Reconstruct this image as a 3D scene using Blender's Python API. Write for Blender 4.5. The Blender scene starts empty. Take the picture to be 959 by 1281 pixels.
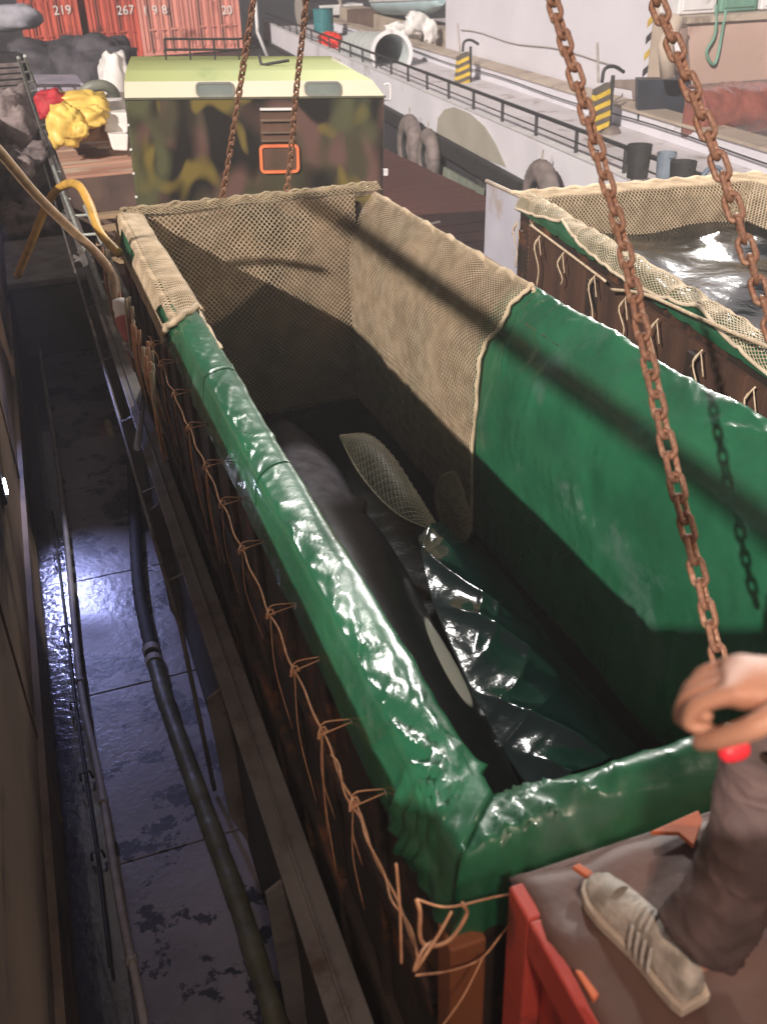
import bpy, bmesh, math, random
from mathutils import Vector, Matrix, Euler, noise
random.seed(7)
SC = bpy.context.scene
C = SC.collection
PI = math.pi
V = Vector

# ---------------------------------------------------------------- camera
M = [0.94018, 0.19676, -0.27813, -0.33937, 0.46914, -0.81531, -0.02994, 0.86092, 0.50785]
cam_d = bpy.data.cameras.new('camera'); cam = bpy.data.objects.new('camera', cam_d); C.objects.link(cam)
cam.matrix_world = Matrix(((M[0], M[1], M[2], 0), (M[3], M[4], M[5], 0), (M[6], M[7], M[8], 3.3), (0, 0, 0, 1)))
cam_d.sensor_fit = 'VERTICAL'; cam_d.sensor_height = 24; cam_d.sensor_width = 24; cam_d.lens = 22.482
cam_d.clip_start = 0.05; cam_d.clip_end = 400
cam_d.dof.use_dof = True; cam_d.dof.focus_distance = 5.2; cam_d.dof.aperture_fstop = 2.2
SC.camera = cam

# ---------------------------------------------------------------- world: night sky
w = bpy.data.worlds.new('World'); SC.world = w; w.use_nodes = True
nt = w.node_tree; bg = nt.nodes['Background']
bg.inputs[0].default_value = (0.52, 0.46, 0.52, 1); bg.inputs[1].default_value = 0.095

# ---------------------------------------------------------------- lamps (yard floodlights at night and an added fill)
def aim(o, d): o.rotation_euler = V(d).to_track_quat('-Z', 'Y').to_euler()
sd = bpy.data.lights.new('floodlight_bank', 'SUN'); so = bpy.data.objects.new('floodlight_bank', sd); C.objects.link(so)
sd.energy = 4.3; sd.angle = math.radians(0.7); sd.color = (1.0, 0.89, 0.80)
aim(so, (0.63, 0.62, -0.44)); so.location = (-10, -10, 12)
def lamp(name, kind, loc, target, energy, color, size=0.3, cone=60, blend=.4):
    d = bpy.data.lights.new(name, kind); o = bpy.data.objects.new(name, d); C.objects.link(o)
    o.location = loc; d.energy = energy; d.color = color; d.shadow_soft_size = size
    if kind == 'SPOT': d.spot_size = math.radians(cone); d.spot_blend = blend; aim(o, V(target) - V(loc))
    return o
lamp('quay_floodlight', 'SPOT', (20, -6, 12.4), (1.5, 7.8, 1), 9500, (1.0, 0.80, 0.62), .25, 48)
lamp('ship_floodlight', 'SPOT', (5.6, 14.2, 10.0), (2.5, 3.6, 1.2), 3100, (1.0, 0.95, 0.9), .6, 60)
lamp('mast_lamp', 'SPOT', (11.6, 15.8, 6.2), (3.6, 4.9, 1.3), 5000, (1.0, 0.96, 0.92), .3, 40)

lamp('foreground_fill', 'SPOT', (.1, -.95, 4.2), (.85, .9, 1.2), 190, (1.0, .74, .58), .12, 52, .8)  # unseen warm fill added to brighten the near crate and rim
SC.view_settings.view_transform = 'Standard'; SC.view_settings.look = 'None'
SC.view_settings.exposure = 0.45; SC.view_settings.gamma = 1

# ---------------------------------------------------------------- mesh helpers
class MB:
    def __init__(s): s.v = []; s.f = []; s.mi = []; s.cm = 0
    def add(s, vs, fs):
        b = len(s.v); s.v += [tuple(p) for p in vs]; s.f += [tuple(i + b for i in f) for f in fs]; s.mi += [s.cm] * len(fs)
    def box(s, a, b, rot=None, piv=None):
        (x0, y0, z0), (x1, y1, z1) = a, b
        vs = [V(p) for p in ((x0,y0,z0),(x1,y0,z0),(x1,y1,z0),(x0,y1,z0),(x0,y0,z1),(x1,y0,z1),(x1,y1,z1),(x0,y1,z1))]
        if rot is not None:
            pv = V(piv) if piv is not None else (V(a) + V(b)) / 2
            R = Euler(rot).to_matrix(); vs = [R @ (p - pv) + pv for p in vs]
        s.add(vs, [(0,3,2,1),(4,5,6,7),(0,1,5,4),(1,2,6,5),(2,3,7,6),(3,0,4,7)])
    def hexa(s, lo, hi):      # two quads -> solid
        vs = list(lo) + list(hi)
        s.add(vs, [(3,2,1,0),(4,5,6,7),(0,1,5,4),(1,2,6,5),(2,3,7,6),(3,0,4,7)])
    def tube(s, pts, r, n=8, cap=True, closed=False):
        pts = [V(p) for p in pts]; m = len(pts)
        rr = r if isinstance(r, (list, tuple)) else [r] * m
        up = None; rings = []
        for i, p in enumerate(pts):
            if closed: t = pts[(i + 1) % m] - pts[i - 1]
            else: t = pts[min(i + 1, m - 1)] - pts[max(i - 1, 0)]
            if t.length < 1e-9: t = V((0, 0, 1))
            t.normalize()
            if up is None:
                up = V((0, 0, 1)) if abs(t.z) < .9 else V((1, 0, 0))
            a = t.cross(up)
            if a.length < 1e-6: a = t.orthogonal()
            a.normalize(); b = a.cross(t); b.normalize(); up = b
            rings.append([p + rr[i] * (math.cos(2*PI*k/n) * a + math.sin(2*PI*k/n) * b) for k in range(n)])
        vs = [q for rg in rings for q in rg]; fs = []
        for i in range(m if closed else m - 1):
            j = (i + 1) % m
            for k in range(n): fs.append((i*n+k, i*n+(k+1) % n, j*n+(k+1) % n, j*n+k))
        if cap and not closed: fs += [tuple(range(n))[::-1], tuple((m-1)*n + k for k in range(n))]
        s.add(vs, fs)
    def grid(s, fn, nu, nv, closed_v=False):
        b = [fn(i / nu, j / nv) for i in range(nu + 1) for j in range(nv + (0 if closed_v else 1))]
        w_ = nv + (0 if closed_v else 1); fs = []
        for i in range(nu):
            for j in range(nv):
                k = (j + 1) % w_ if closed_v else j + 1
                fs.append((i*w_+j, (i+1)*w_+j, (i+1)*w_+k, i*w_+k))
        s.add(b, fs)
    def prism(s, poly, axis_vec):
        n = len(poly); a = [V(p) for p in poly]; b = [p + V(axis_vec) for p in a]
        s.add(a + b, [tuple(range(n))[::-1], tuple(range(n, 2*n))] + [(i, (i+1) % n, n + (i+1) % n, n + i) for i in range(n)])

def mesh(name, mb, mats, smooth=False):
    me = bpy.data.meshes.new(name); me.from_pydata([tuple(p) for p in mb.v], [], mb.f)
    for m in (mats if isinstance(mats, (list, tuple)) else [mats]): me.materials.append(m)
    if len(me.materials) > 1: me.polygons.foreach_set('material_index', mb.mi)
    bm = bmesh.new(); bm.from_mesh(me); bmesh.ops.recalc_face_normals(bm, faces=bm.faces); bm.to_mesh(me); bm.free()
    if smooth: me.shade_smooth()
    me.update(); return me
def obj(name, mb, mats, parent=None, smooth=False, bevel=0, solid=0, kind=None, label=None, local=False, sub=0, offset=-1):
    o = bpy.data.objects.new(name, mesh(name, mb, mats, smooth)); C.objects.link(o)
    if parent is not None: attach(o, parent, local)
    if solid:
        m = o.modifiers.new('solid', 'SOLIDIFY'); m.thickness = solid; m.offset = offset
    if bevel:
        m = o.modifiers.new('bevel', 'BEVEL'); m.width = bevel; m.segments = 2; m.limit_method = 'ANGLE'; m.angle_limit = math.radians(40)
    if sub:
        m = o.modifiers.new('sub', 'SUBSURF'); m.levels = sub; m.render_levels = sub
    if kind: o['kind'] = kind
    if label: o['label'] = label
    return o
def attach(o, parent, local=False):
    o.parent = parent
    if not local: o.matrix_parent_inverse = root_matrix(parent).inverted()
def root_matrix(p):
    m = p.matrix_basis.copy()
    if p.parent is not None: m = root_matrix(p.parent) @ p.matrix_parent_inverse @ m
    return m
def thing(name, label, cat, loc=(0, 0, 0), rot=(0, 0, 0), group=None):
    o = bpy.data.objects.new(name, None); C.objects.link(o); o.empty_display_size = .1
    o.location = loc; o.rotation_euler = rot; o['label'] = label; o['category'] = cat
    if group: o['group'] = group
    return o
def tag(o, label, cat, group=None):
    o['label'] = label; o['category'] = cat
    if group: o['group'] = group
    return o
def struct(name, mb, mats, parent=None, **k):
    o = obj(name, mb, mats, parent, **k)
    if parent is None: o['kind'] = 'structure'
    return o
def nz(p, s=1.0, o=0): return noise.noise(V((p[0]*s + o, p[1]*s + o*1.7, p[2]*s - o)))
def lerp(a, b, t): return a + (b - a) * t
def path(ctrl, n):           # Catmull-Rom through control points
    c = [V(p) for p in ctrl]; c = [2*c[0] - c[1]] + c + [2*c[-1] - c[-2]]; out = []
    segs = len(c) - 3
    for k in range(n + 1):
        f = k / n * segs; i = min(int(f), segs - 1); t = f - i
        a, b, d, e = c[i], c[i+1], c[i+2], c[i+3]
        out.append(.5 * ((2*b) + (d - a)*t + (2*a - 5*b + 4*d - e)*t*t + (3*b - a - 3*d + e)*t**3))
    return out

# ---------------------------------------------------------------- materials
def mat(name, c1, c2=None, rough=.6, metal=0, scale=4, bump=.15, bscale=None, coat=0, dirt=None, dscale=1.5, damt=.5,
        stretch=(1, 1, 1), rvar=0, drange=None, spec=.5, emis=None, bdist=.01, detail=6):
    m = bpy.data.materials.new(name); m.use_nodes = True; n = m.node_tree.nodes; l = m.node_tree.links
    b = n['Principled BSDF']; b.inputs['Roughness'].default_value = rough; b.inputs['Metallic'].default_value = metal
    b.inputs['Coat Weight'].default_value = coat; b.inputs['Specular IOR Level'].default_value = spec
    tc = n.new('ShaderNodeTexCoord'); mp = n.new('ShaderNodeMapping'); mp.inputs['Scale'].default_value = stretch
    l.new(tc.outputs['Object'], mp.inputs[0])
    nn = n.new('ShaderNodeTexNoise'); nn.inputs['Scale'].default_value = scale; nn.inputs['Detail'].default_value = detail
    l.new(mp.outputs[0], nn.inputs[0])
    c2 = c2 or tuple(x * .7 for x in c1)
    mx = n.new('ShaderNodeMix'); mx.data_type = 'RGBA'; mx.inputs[6].default_value = (*c1, 1); mx.inputs[7].default_value = (*c2, 1)
    rp = n.new('ShaderNodeMapRange'); rp.inputs[1].default_value = .35; rp.inputs[2].default_value = .65
    l.new(nn.outputs[0], rp.inputs[0]); l.new(rp.outputs[0], mx.inputs[0]); col = mx.outputs[2]
    if dirt:
        dn = n.new('ShaderNodeTexNoise'); dn.inputs['Scale'].default_value = dscale; dn.inputs['Detail'].default_value = 9; dn.inputs['Roughness'].default_value = .65
        l.new(mp.outputs[0], dn.inputs[0])
        dr = n.new('ShaderNodeMapRange'); dr.inputs[1].default_value = .62 - damt * .25; dr.inputs[2].default_value = .70 - damt * .15
        if drange: dr.inputs[1].default_value, dr.inputs[2].default_value = drange
        l.new(dn.outputs[0], dr.inputs[0])
        dx = n.new('ShaderNodeMix'); dx.data_type = 'RGBA'; dx.inputs[7].default_value = (*dirt, 1)
        l.new(dr.outputs[0], dx.inputs[0]); l.new(col, dx.inputs[6]); col = dx.outputs[2]
    l.new(col, b.inputs['Base Color'])
    if rvar:
        rr = n.new('ShaderNodeMapRange'); rr.inputs[1].default_value = .35; rr.inputs[2].default_value = .65
        rr.inputs[3].default_value = max(.03, rough - rvar); rr.inputs[4].default_value = min(1, rough + rvar)
        rn = n.new('ShaderNodeTexNoise'); rn.inputs['Scale'].default_value = scale * .6; rn.inputs['Detail'].default_value = 5
        l.new(tc.outputs['Object'], rn.inputs[0]); l.new(rn.outputs[0], rr.inputs[0]); l.new(rr.outputs[0], b.inputs['Roughness'])
    if bump:
        bn = n.new('ShaderNodeTexNoise'); bn.inputs['Scale'].default_value = bscale or scale * 3; bn.inputs['Detail'].default_value = 5
        l.new(mp.outputs[0], bn.inputs[0])
        bp = n.new('ShaderNodeBump'); bp.inputs['Strength'].default_value = bump; bp.inputs['Distance'].default_value = bdist
        l.new(bn.outputs[0], bp.inputs['Height']); l.new(bp.outputs[0], b.inputs['Normal'])
    if emis:
        b.inputs['Emission Color'].default_value = (*emis[:3], 1); b.inputs['Emission Strength'].default_value = emis[3]
    return m

M_TARP = mat('green_tarpaulin', (.019, .130, .062), (.013, .092, .045), rough=.28, scale=3, bump=.18, bscale=11, bdist=.02, stretch=(1, 1, 1), coat=.25, rvar=.1, dirt=(.05, .13, .09), dscale=2.2, damt=.25)
M_TARPWET = mat('wet_green_plastic', (.002, .030, .025), (.0015, .018, .018), rough=.14, scale=5, bump=.3, bscale=11, bdist=.02, coat=1)
M_CANVAS = mat('brown_canvas', (.24, .165, .10), (.13, .10, .065), rough=.9, scale=3, bump=.3, dirt=(.05, .05, .03), damt=.5)
M_CANVAS2 = mat('olive_canvas', (.13, .105, .07), (.08, .07, .045), rough=.9, scale=3, bump=.3)
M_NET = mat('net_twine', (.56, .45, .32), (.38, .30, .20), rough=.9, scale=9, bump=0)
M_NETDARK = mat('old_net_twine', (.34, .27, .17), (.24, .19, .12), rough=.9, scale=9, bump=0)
M_NETWHITE = mat('pale_net_twine', (.66, .57, .43), (.46, .38, .27), rough=.9, scale=9, bump=0)
M_ROPE = mat('orange_lacing_rope', (.62, .33, .18), (.45, .22, .12), rough=.85, scale=30, bump=.4)
M_ROPEP = mat('pale_rope', (.62, .50, .36), (.45, .34, .22), rough=.85, scale=30, bump=.4)
M_RUST = mat('rusty_chain', (.27, .125, .07), (.13, .06, .04), rough=.6, metal=.25, scale=40, bump=.5, dirt=(.40, .23, .15), dscale=25, damt=.5)
M_TANKSIDE = mat('brown_tank_steel', (.035, .022, .017), (.018, .014, .013), rough=.65, scale=3, bump=.4, dirt=(.16, .065, .03), dscale=3, damt=.4)
M_BOARD = mat('tank_board', (.10, .048, .03), (.05, .026, .018), rough=.8, scale=5, bump=.4, stretch=(1, 1, .2))
M_WOOD = mat('raw_timber', (.50, .37, .23), (.33, .22, .13), rough=.8, scale=3, bump=.3, stretch=(.3, 3, 3))
M_DECKRED = mat('red_brown_deck', (.13, .05, .04), (.075, .032, .028), rough=.55, scale=2, bump=.4, stretch=(.4, 3, 3), dirt=(.035, .025, .022), damt=.3)
M_SIDEDECK = mat('wet_deck_plate', (.24, .225, .25), (.13, .12, .135), rough=.42, scale=1.3, bump=.4, bscale=22, dirt=(.014, .014, .024), dscale=2.4, damt=.85, rvar=.15, coat=.1, drange=(.525, .545))
M_BULWARK = mat('brown_bulwark', (.28, .19, .13), (.19, .13, .095), rough=.7, scale=2, bump=.3, stretch=(1, .3, 1), dirt=(.03, .02, .02), damt=.4)
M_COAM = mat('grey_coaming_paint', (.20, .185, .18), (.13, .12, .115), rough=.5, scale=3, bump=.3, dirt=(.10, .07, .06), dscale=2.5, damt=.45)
M_DARK = mat('dark_steel', (.03, .03, .035), (.02, .02, .022), rough=.6, scale=5, bump=.3)
M_BLACK = mat('black_rubber', (.018, .018, .02), (.03, .03, .03), rough=.75, scale=6, bump=.4)
M_GREY = mat('grey_pipe', (.42, .38, .34), (.28, .25, .23), rough=.6, scale=10, bump=.3)
M_HOSEY = mat('yellow_hose', (.62, .36, .07), (.42, .25, .06), rough=.45, scale=10, bump=.2)
M_HOSET = mat('tan_hose', (.40, .27, .16), (.24, .16, .10), rough=.5, scale=10, bump=.2)
M_HOSEG = mat('ribbed_green_hose', (.13, .13, .07), (.07, .07, .04), rough=.5, scale=8, bump=.3)
M_WHITE = mat('white_paint', (.74, .73, .74), (.62, .62, .64), rough=.5, scale=2, bump=.15, dirt=(.35, .30, .28), damt=.15)
M_HULL = mat('pale_hull_paint', (.80, .80, .86), (.70, .70, .76), rough=.5, scale=.6, bump=.15, bscale=3, dirt=(.40, .36, .34), dscale=.5, damt=.2)
M_HOUSE = mat('pale_house_paint', (.74, .73, .80), (.66, .65, .71), rough=.6, scale=.5, bump=.1, dirt=(.42, .36, .33), dscale=.35, damt=.1)
M_BEIGE = mat('beige_paint', (.50, .42, .34), (.40, .33, .27), rough=.6, scale=1, bump=.2, dirt=(.25, .2, .16), damt=.3)
M_STAIN = mat('stained_green_hull', (.30, .33, .27), (.17, .20, .16), rough=.6, scale=2, bump=.2, stretch=(1, 1, .25), dirt=(.08, .09, .07), damt=.3)
M_PATCH = mat('primer_patch', (.42, .40, .34), (.36, .34, .29), rough=.7, scale=1, bump=.1)
M_CRED = mat('red_container', (.62, .12, .08), (.50, .09, .06), rough=.55, scale=.6, bump=.2, dirt=(.22, .05, .04), dscale=.8, damt=.3)
M_CPINK = mat('faded_red_container', (.76, .32, .26), (.66, .26, .21), rough=.6, scale=.6, bump=.2, dirt=(.30, .09, .07), dscale=.8, damt=.3)
M_LETTER = mat('white_lettering', (.85, .83, .80), (.7, .7, .68), rough=.6, scale=3, bump=0)
M_REDBOX = mat('red_crate_paint', (.56, .085, .06), (.46, .06, .045), rough=.45, scale=3, bump=.2, dirt=(.13, .03, .025), dscale=3.5, damt=.25)
M_SHEET = mat('grimy_brown_sheet', (.16, .085, .065), (.085, .05, .042), rough=.55, scale=4, bump=.5, bscale=8, dirt=(.14, .08, .06), damt=.3)
M_ORANGE = mat('orange_paint', (.75, .20, .08), (.6, .15, .06), rough=.5, scale=6, bump=.2)
M_YBAG = mat('yellow_bag', (.85, .62, .15), (.65, .43, .10), rough=.5, scale=3, bump=.5, bscale=7)
M_SACK = mat('white_sack', (.82, .80, .78), (.6, .58, .58), rough=.6, scale=3, bump=.4)
M_LAV = mat('lavender_sheet', (.42, .38, .45), (.3, .28, .36), rough=.6, scale=2, bump=.3)
M_REDCLOTH = mat('red_cloth', (.50, .03, .045), (.35, .02, .03), rough=.7, scale=5, bump=.5)
M_MOUND = mat('dark_grey_tarpaulin', (.07, .065, .08), (.045, .042, .05), rough=.7, scale=2, bump=.7, bscale=5, bdist=.05)
M_SHELF = mat('worn_red_timber', (.50, .30, .22), (.36, .17, .12), rough=.8, scale=1.3, bump=.3, stretch=(.4, 2, 2), dirt=(.55, .45, .36), damt=.5)
M_ROOF = mat('roof_lime', (.38, .42, .16), (.32, .37, .15), rough=.55, scale=.9, bump=.1, stretch=(1, .4, 1), dirt=(.18, .25, .08), dscale=.8, damt=.15)
M_CREAM = mat('cream_band', (.56, .56, .42), (.66, .60, .50), rough=.55, scale=.5, bump=.1)
M_GLASS = mat('window_glass', (.20, .23, .22), (.14, .17, .16), rough=.12, scale=2, bump=0, coat=.5)
M_FRAME = mat('window_rubber', (.20, .21, .19), rough=.6, bump=0)
M_LIFEB = mat('pale_blue_paint', (.50, .66, .70), (.42, .58, .62), rough=.5, scale=1, bump=0)
M_REDP = mat('bright_red_plastic', (.75, .045, .03), (.6, .03, .02), rough=.5, scale=4, bump=.2)
M_TEAL = mat('teal_paint', (.03, .20, .22), rough=.5, scale=3, bump=.1)
M_GREEN = mat('sea_green_paint', (.16, .33, .25), (.10, .22, .17), rough=.6, scale=3, bump=.1)
M_YEL = mat('hazard_yellow', (.72, .50, .06), rough=.5, scale=6, bump=.1)
M_PLASTIC = mat('red_brown_shrink_wrap', (.30, .10, .075), (.20, .07, .055), rough=.22, scale=3, bump=.8, bscale=5, bdist=.06, coat=.5)
M_SKIN = mat('skin', (.56, .30, .20), (.48, .24, .16), rough=.5, scale=8, bump=.1)
M_TROUSER = mat('plum_brown_trousers', (.095, .06, .055), (.06, .038, .036), rough=.8, scale=14, bump=.4)
M_JACKET = mat('dark_jacket', (.05, .045, .05), rough=.8, scale=14, bump=.4)
M_SHOE = mat('grey_shoe_mesh', (.60, .55, .48), (.28, .25, .21), rough=.8, scale=22, bump=.4, detail=2)
M_SOLE = mat('pale_shoe_sole', (.55, .47, .38), (.45, .37, .30), rough=.7, scale=9, bump=.2)
M_LACE = mat('shoe_lace', (.62, .58, .53), rough=.8, scale=20, bump=.2)
M_HAIR = mat('dark_hair', (.02, .015, .012), rough=.6, scale=20, bump=.6)
M_REDPL = mat('red_tape', (.55, .02, .03), rough=.5, scale=10, bump=.1)

def crumple(m, scale, strength, dist, stretch=(1, 1, 1), distort=.6):
    n = m.node_tree.nodes; l = m.node_tree.links; b = n['Principled BSDF']; tc = n.new('ShaderNodeTexCoord')
    mp = n.new('ShaderNodeMapping'); mp.inputs['Scale'].default_value = stretch; l.new(tc.outputs['Object'], mp.inputs[0])
    no = n.new('ShaderNodeTexNoise'); no.inputs['Scale'].default_value = scale * .5; no.inputs['Detail'].default_value = 3; l.new(mp.outputs[0], no.inputs[0])
    mx = n.new('ShaderNodeVectorMath'); mx.operation = 'MULTIPLY_ADD'; mx.inputs[1].default_value = (distort,) * 3; l.new(no.outputs['Color'], mx.inputs[0]); l.new(mp.outputs[0], mx.inputs[2])
    old = b.inputs['Normal'].links[0].from_node if b.inputs['Normal'].links else None; last = old.outputs[0] if old else None
    for k, s_ in enumerate((scale * .55, scale * 1.3)):
        vo = n.new('ShaderNodeTexNoise'); vo.noise_type = 'RIDGED_MULTIFRACTAL'; vo.inputs['Scale'].default_value = s_; vo.inputs['Detail'].default_value = 1.5; vo.inputs['Roughness'].default_value = .35; l.new(mx.outputs[0], vo.inputs['Vector'])
        bp = n.new('ShaderNodeBump'); bp.inputs['Strength'].default_value = strength * (1, .6)[k]; bp.inputs['Distance'].default_value = dist * (1, .5)[k]; l.new(vo.outputs[0], bp.inputs['Height'])
        if last is not None: l.new(last, bp.inputs['Normal'])
        last = bp.outputs[0]
    l.new(last, b.inputs['Normal'])
crumple(M_TARP, 5.0, .34, .03, (1, .7, 1), .25); crumple(M_TARPWET, 5.0, .5, .03, (1, .7, 1), .25); crumple(M_PLASTIC, 3, .8, .06)

def water_mat(name, col, rough, bscale, bstr, bdist):
    m = mat(name, col, col, rough=rough, scale=2, bump=bstr, bscale=bscale, bdist=bdist, coat=0); m.node_tree.nodes['Principled BSDF'].inputs['IOR'].default_value = 1.33; return m
M_WATER = water_mat('tank_water', (.004, .008, .008), .22, 3.5, .35, .03); M_WATER.node_tree.nodes['Principled BSDF'].inputs['Specular IOR Level'].default_value = .15
M_WATER2 = water_mat('tank_water_choppy', (.008, .012, .014), .10, 1.6, .4, .06)
M_SEA = water_mat('harbour_water', (.004, .006, .008), .1, 1.2, .6, .1)

def camo_mat():
    m = bpy.data.materials.new('camouflage_paint'); m.use_nodes = True; n = m.node_tree.nodes; l = m.node_tree.links
    b = n['Principled BSDF']; b.inputs['Roughness'].default_value = .38
    tc = n.new('ShaderNodeTexCoord'); prev = None
    base = (.055, .050, .030)
    layers = [((.115, .066, .056), 1.2, 2.1, .44, .60), ((.012, .011, .010), 1.1, 8.3, .44, .60), ((.15, .115, .03), 1.5, 15.1, .62, .72), ((.075, .08, .040), 1.2, 30.3, .50, .64)]
    col = None
    for c, s, off, lo, hi in layers:
        mp = n.new('ShaderNodeMapping'); mp.inputs['Location'].default_value = (off, off * .7, off * 1.3); mp.inputs['Scale'].default_value = (1.7, .5, 1.0)
        mp.inputs['Rotation'].default_value = (0, .38, 0)
        l.new(tc.outputs['Object'], mp.inputs[0])
        t = n.new('ShaderNodeTexNoise'); t.inputs['Scale'].default_value = s; t.inputs['Detail'].default_value = .3; t.inputs['Distortion'].default_value = 1.3
        l.new(mp.outputs[0], t.inputs[0])
        r = n.new('ShaderNodeMapRange'); r.inputs[1].default_value = lo; r.inputs[2].default_value = hi; l.new(t.outputs[0], r.inputs[0])
        x = n.new('ShaderNodeMix'); x.data_type = 'RGBA'; x.inputs[7].default_value = (*c, 1); l.new(r.outputs[0], x.inputs[0])
        if col is None: x.inputs[6].default_value = (*base, 1)
        else: l.new(col, x.inputs[6])
        col = x.outputs[2]
    l.new(col, b.inputs['Base Color']); return m
M_CAMO = camo_mat()

# ================================================================ THE SETTING
mb = MB(); mb.box((-300, -300, -3.0), (300, 300, -2.6)); struct('harbour_water', mb, M_SEA)
# hatch deck the tanks stand on, with cross planks
mb = MB(); mb.box((.563, -3, -1.3), (8.2, 28, -.94)); deck = struct('hatch_deck', mb, M_DECKRED)
pm = MB(); pm.box((0, 0, 0), (7.5, .268, .04)); pm_me = mesh('plank', pm, M_DECKRED)
for k in range(100):
    o = bpy.data.objects.new('plank', pm_me); C.objects.link(o); o.parent = deck
    o.location = (.66 + random.uniform(-.02, .02), -.5 + k * .28, -.94 + random.uniform(0, .008)); o.rotation_euler.z = random.uniform(-.002, .002)
mb = MB(); mb.box((-.62, -4, -1.5), (.449, 40, -1.325)); sdeck = struct('side_deck', mb, M_DARK)
pl = [(-.55, -2.2), (.5, -2.2)]
ys = [-2.5, 0.6, 2.5, 4.15, 5.75, 7.3, 9.0, 10.9, 13.0, 15.2, 18, 22, 30]
for i in range(len(ys) - 1):
    m_ = MB(); m_.box((-.33, ys[i] + .006, -1.33), (.445, ys[i+1] - .006, -1.30), rot=(0, 0, .0)); obj('deck_plate', m_, M_SIDEDECK, sdeck, bevel=.004)
m_ = MB(); m_.box((-.6, -4, -1.33), (-.338, 40, -1.315)); obj('gutter', m_, mat('wet_gutter', (.05, .05, .08), (.03, .03, .05), rough=.16, scale=6, bump=.7, bscale=14, coat=.6), sdeck)
# number painted on a deck plate
def text(body, size, loc, rot, material, parent, name='number_marking', ext=.002, local=False):
    cu = bpy.data.curves.new(name, 'FONT'); cu.body = body; cu.size = size; cu.extrude = ext; cu.align_x = 'CENTER'; cu.align_y = 'CENTER'
    cu.materials.append(material); t_ = bpy.data.objects.new(name, cu); C.objects.link(t_); dg = bpy.context.evaluated_depsgraph_get(); me = bpy.data.meshes.new_from_object(t_.evaluated_get(dg), depsgraph=dg); bpy.data.objects.remove(t_)
    o = bpy.data.objects.new(name, me); C.objects.link(o); o.location = loc; o.rotation_euler = rot
    if parent is not None: attach(o, parent, local)
    return o
M_FADED = mat('faded_lettering', (.55, .55, .62), (.30, .30, .38), rough=.5, scale=30, bump=0)
text('3A', .20, (.26, 7.25, -1.296), (0, 0, -.06), M_FADED, sdeck)

# bulwark of our own ship at the left
bw = thing('bulwark', 'plain brown steel bulwark along the left edge of the side deck', 'bulwark', (-.6, 5, -1.3))
mb = MB(); mb.box((-.66, -4, -1.5), (-.60, 11.3, 2.25)); obj('plating', mb, M_BULWARK, bw)
mb = MB(); mb.box((-.66, 11.302, -1.5), (-.60, 40, .5)); obj('low_plating', mb, M_BULWARK, bw)
mb = MB(); mb.box((-.60, -4, -.62), (-.56, 26, -.59)); obj('stringer', mb, M_BULWARK, bw)
for k in range(9):
    mb = MB(); mb.box((-.60, -2.2 + k*3.4, -1.3), (-.588, -2.18 + k*3.4, 2.2 if k < 4 else .45)); obj('stiffener', mb, M_BULWARK, bw)
# deck lamp fixed on the bulwark
dl = thing('deck_lamp', 'small bluish white deck lamp glowing on the bulwark at the left edge', 'lamp', (-.58, 6.2, .25))
mb = MB(); mb.box((-.60, 6.10, .16), (-.565, 6.30, .36)); obj('lamp_housing', mb, M_DARK, dl, bevel=.008)
mb = MB(); mb.box((-.565, 6.17, .20), (-.552, 6.23, .30)); obj('lamp_lens', mb, mat('lamp_glow', (.8, .8, .9), rough=.4, bump=0, emis=(.75, .8, 1, 25)), dl, bevel=.006)
fl = thing('passage_floodlight', 'bluish floodlight fixed high on the bulwark over the wet side deck', 'lamp', (-.58, 11.0, 1.2))
mb = MB(); mb.box((-.60, 10.92, 1.12), (-.54, 11.08, 1.28)); obj('lamp_housing', mb, M_DARK, fl, bevel=.008)
bl = lamp('deck_lamp_light', 'SPOT', (-.50, 10.98, 1.2), (-.02, 6.1, -1.3), 400, (.44, .48, 1.0), .04, 30, 1.0)

# coaming: wall, top ledge, rail, bracket plates
co = thing('hatch_coaming', 'long grey hatch coaming between the wet side deck and the near tank', 'coaming', (.55, 5, -1.3))
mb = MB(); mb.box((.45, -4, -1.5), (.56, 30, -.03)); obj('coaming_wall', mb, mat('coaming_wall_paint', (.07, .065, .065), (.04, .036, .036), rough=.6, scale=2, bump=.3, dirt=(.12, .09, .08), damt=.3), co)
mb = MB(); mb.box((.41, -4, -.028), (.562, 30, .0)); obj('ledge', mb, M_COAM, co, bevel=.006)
mb = MB(); mb.box((.472, -4, .001), (.484, 30, .022)); obj('ledge_strip', mb, M_COAM, co, bevel=.003)
mb = MB(); mb.tube([(.31, y, -.05) for y in (4.6, 8, 12, 20)], .016, 8); obj('hand_rail', mb, M_COAM, co, smooth=True)
mb = MB(); mb.tube([(.31, 4.6, -.05), (.315, 4.55, -.35), (.34, 4.5, -1.28)], .014, 8); obj('hand_rail_end', mb, M_COAM, co, smooth=True)
for y in (5.1, 6.3, 7.6, 9.1, 10.8, 12.8, 15.2):
    mb = MB(); mb.tube([(.31, y, -.05), (.42, y, -.02)], .010, 6); obj('rail_rung', mb, M_COAM, co)
for y in (2.7, 4.0, 6.15, 7.75, 9.5, 11.3, 13.4, 16):
    mb = MB(); mb.prism([(.449, y, -.05), (.34, y, -.12), (.36, y, -1.0), (.449, y, -1.28)], (0, .02, 0)); obj('bracket_plate', mb, M_COAM, co)

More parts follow.
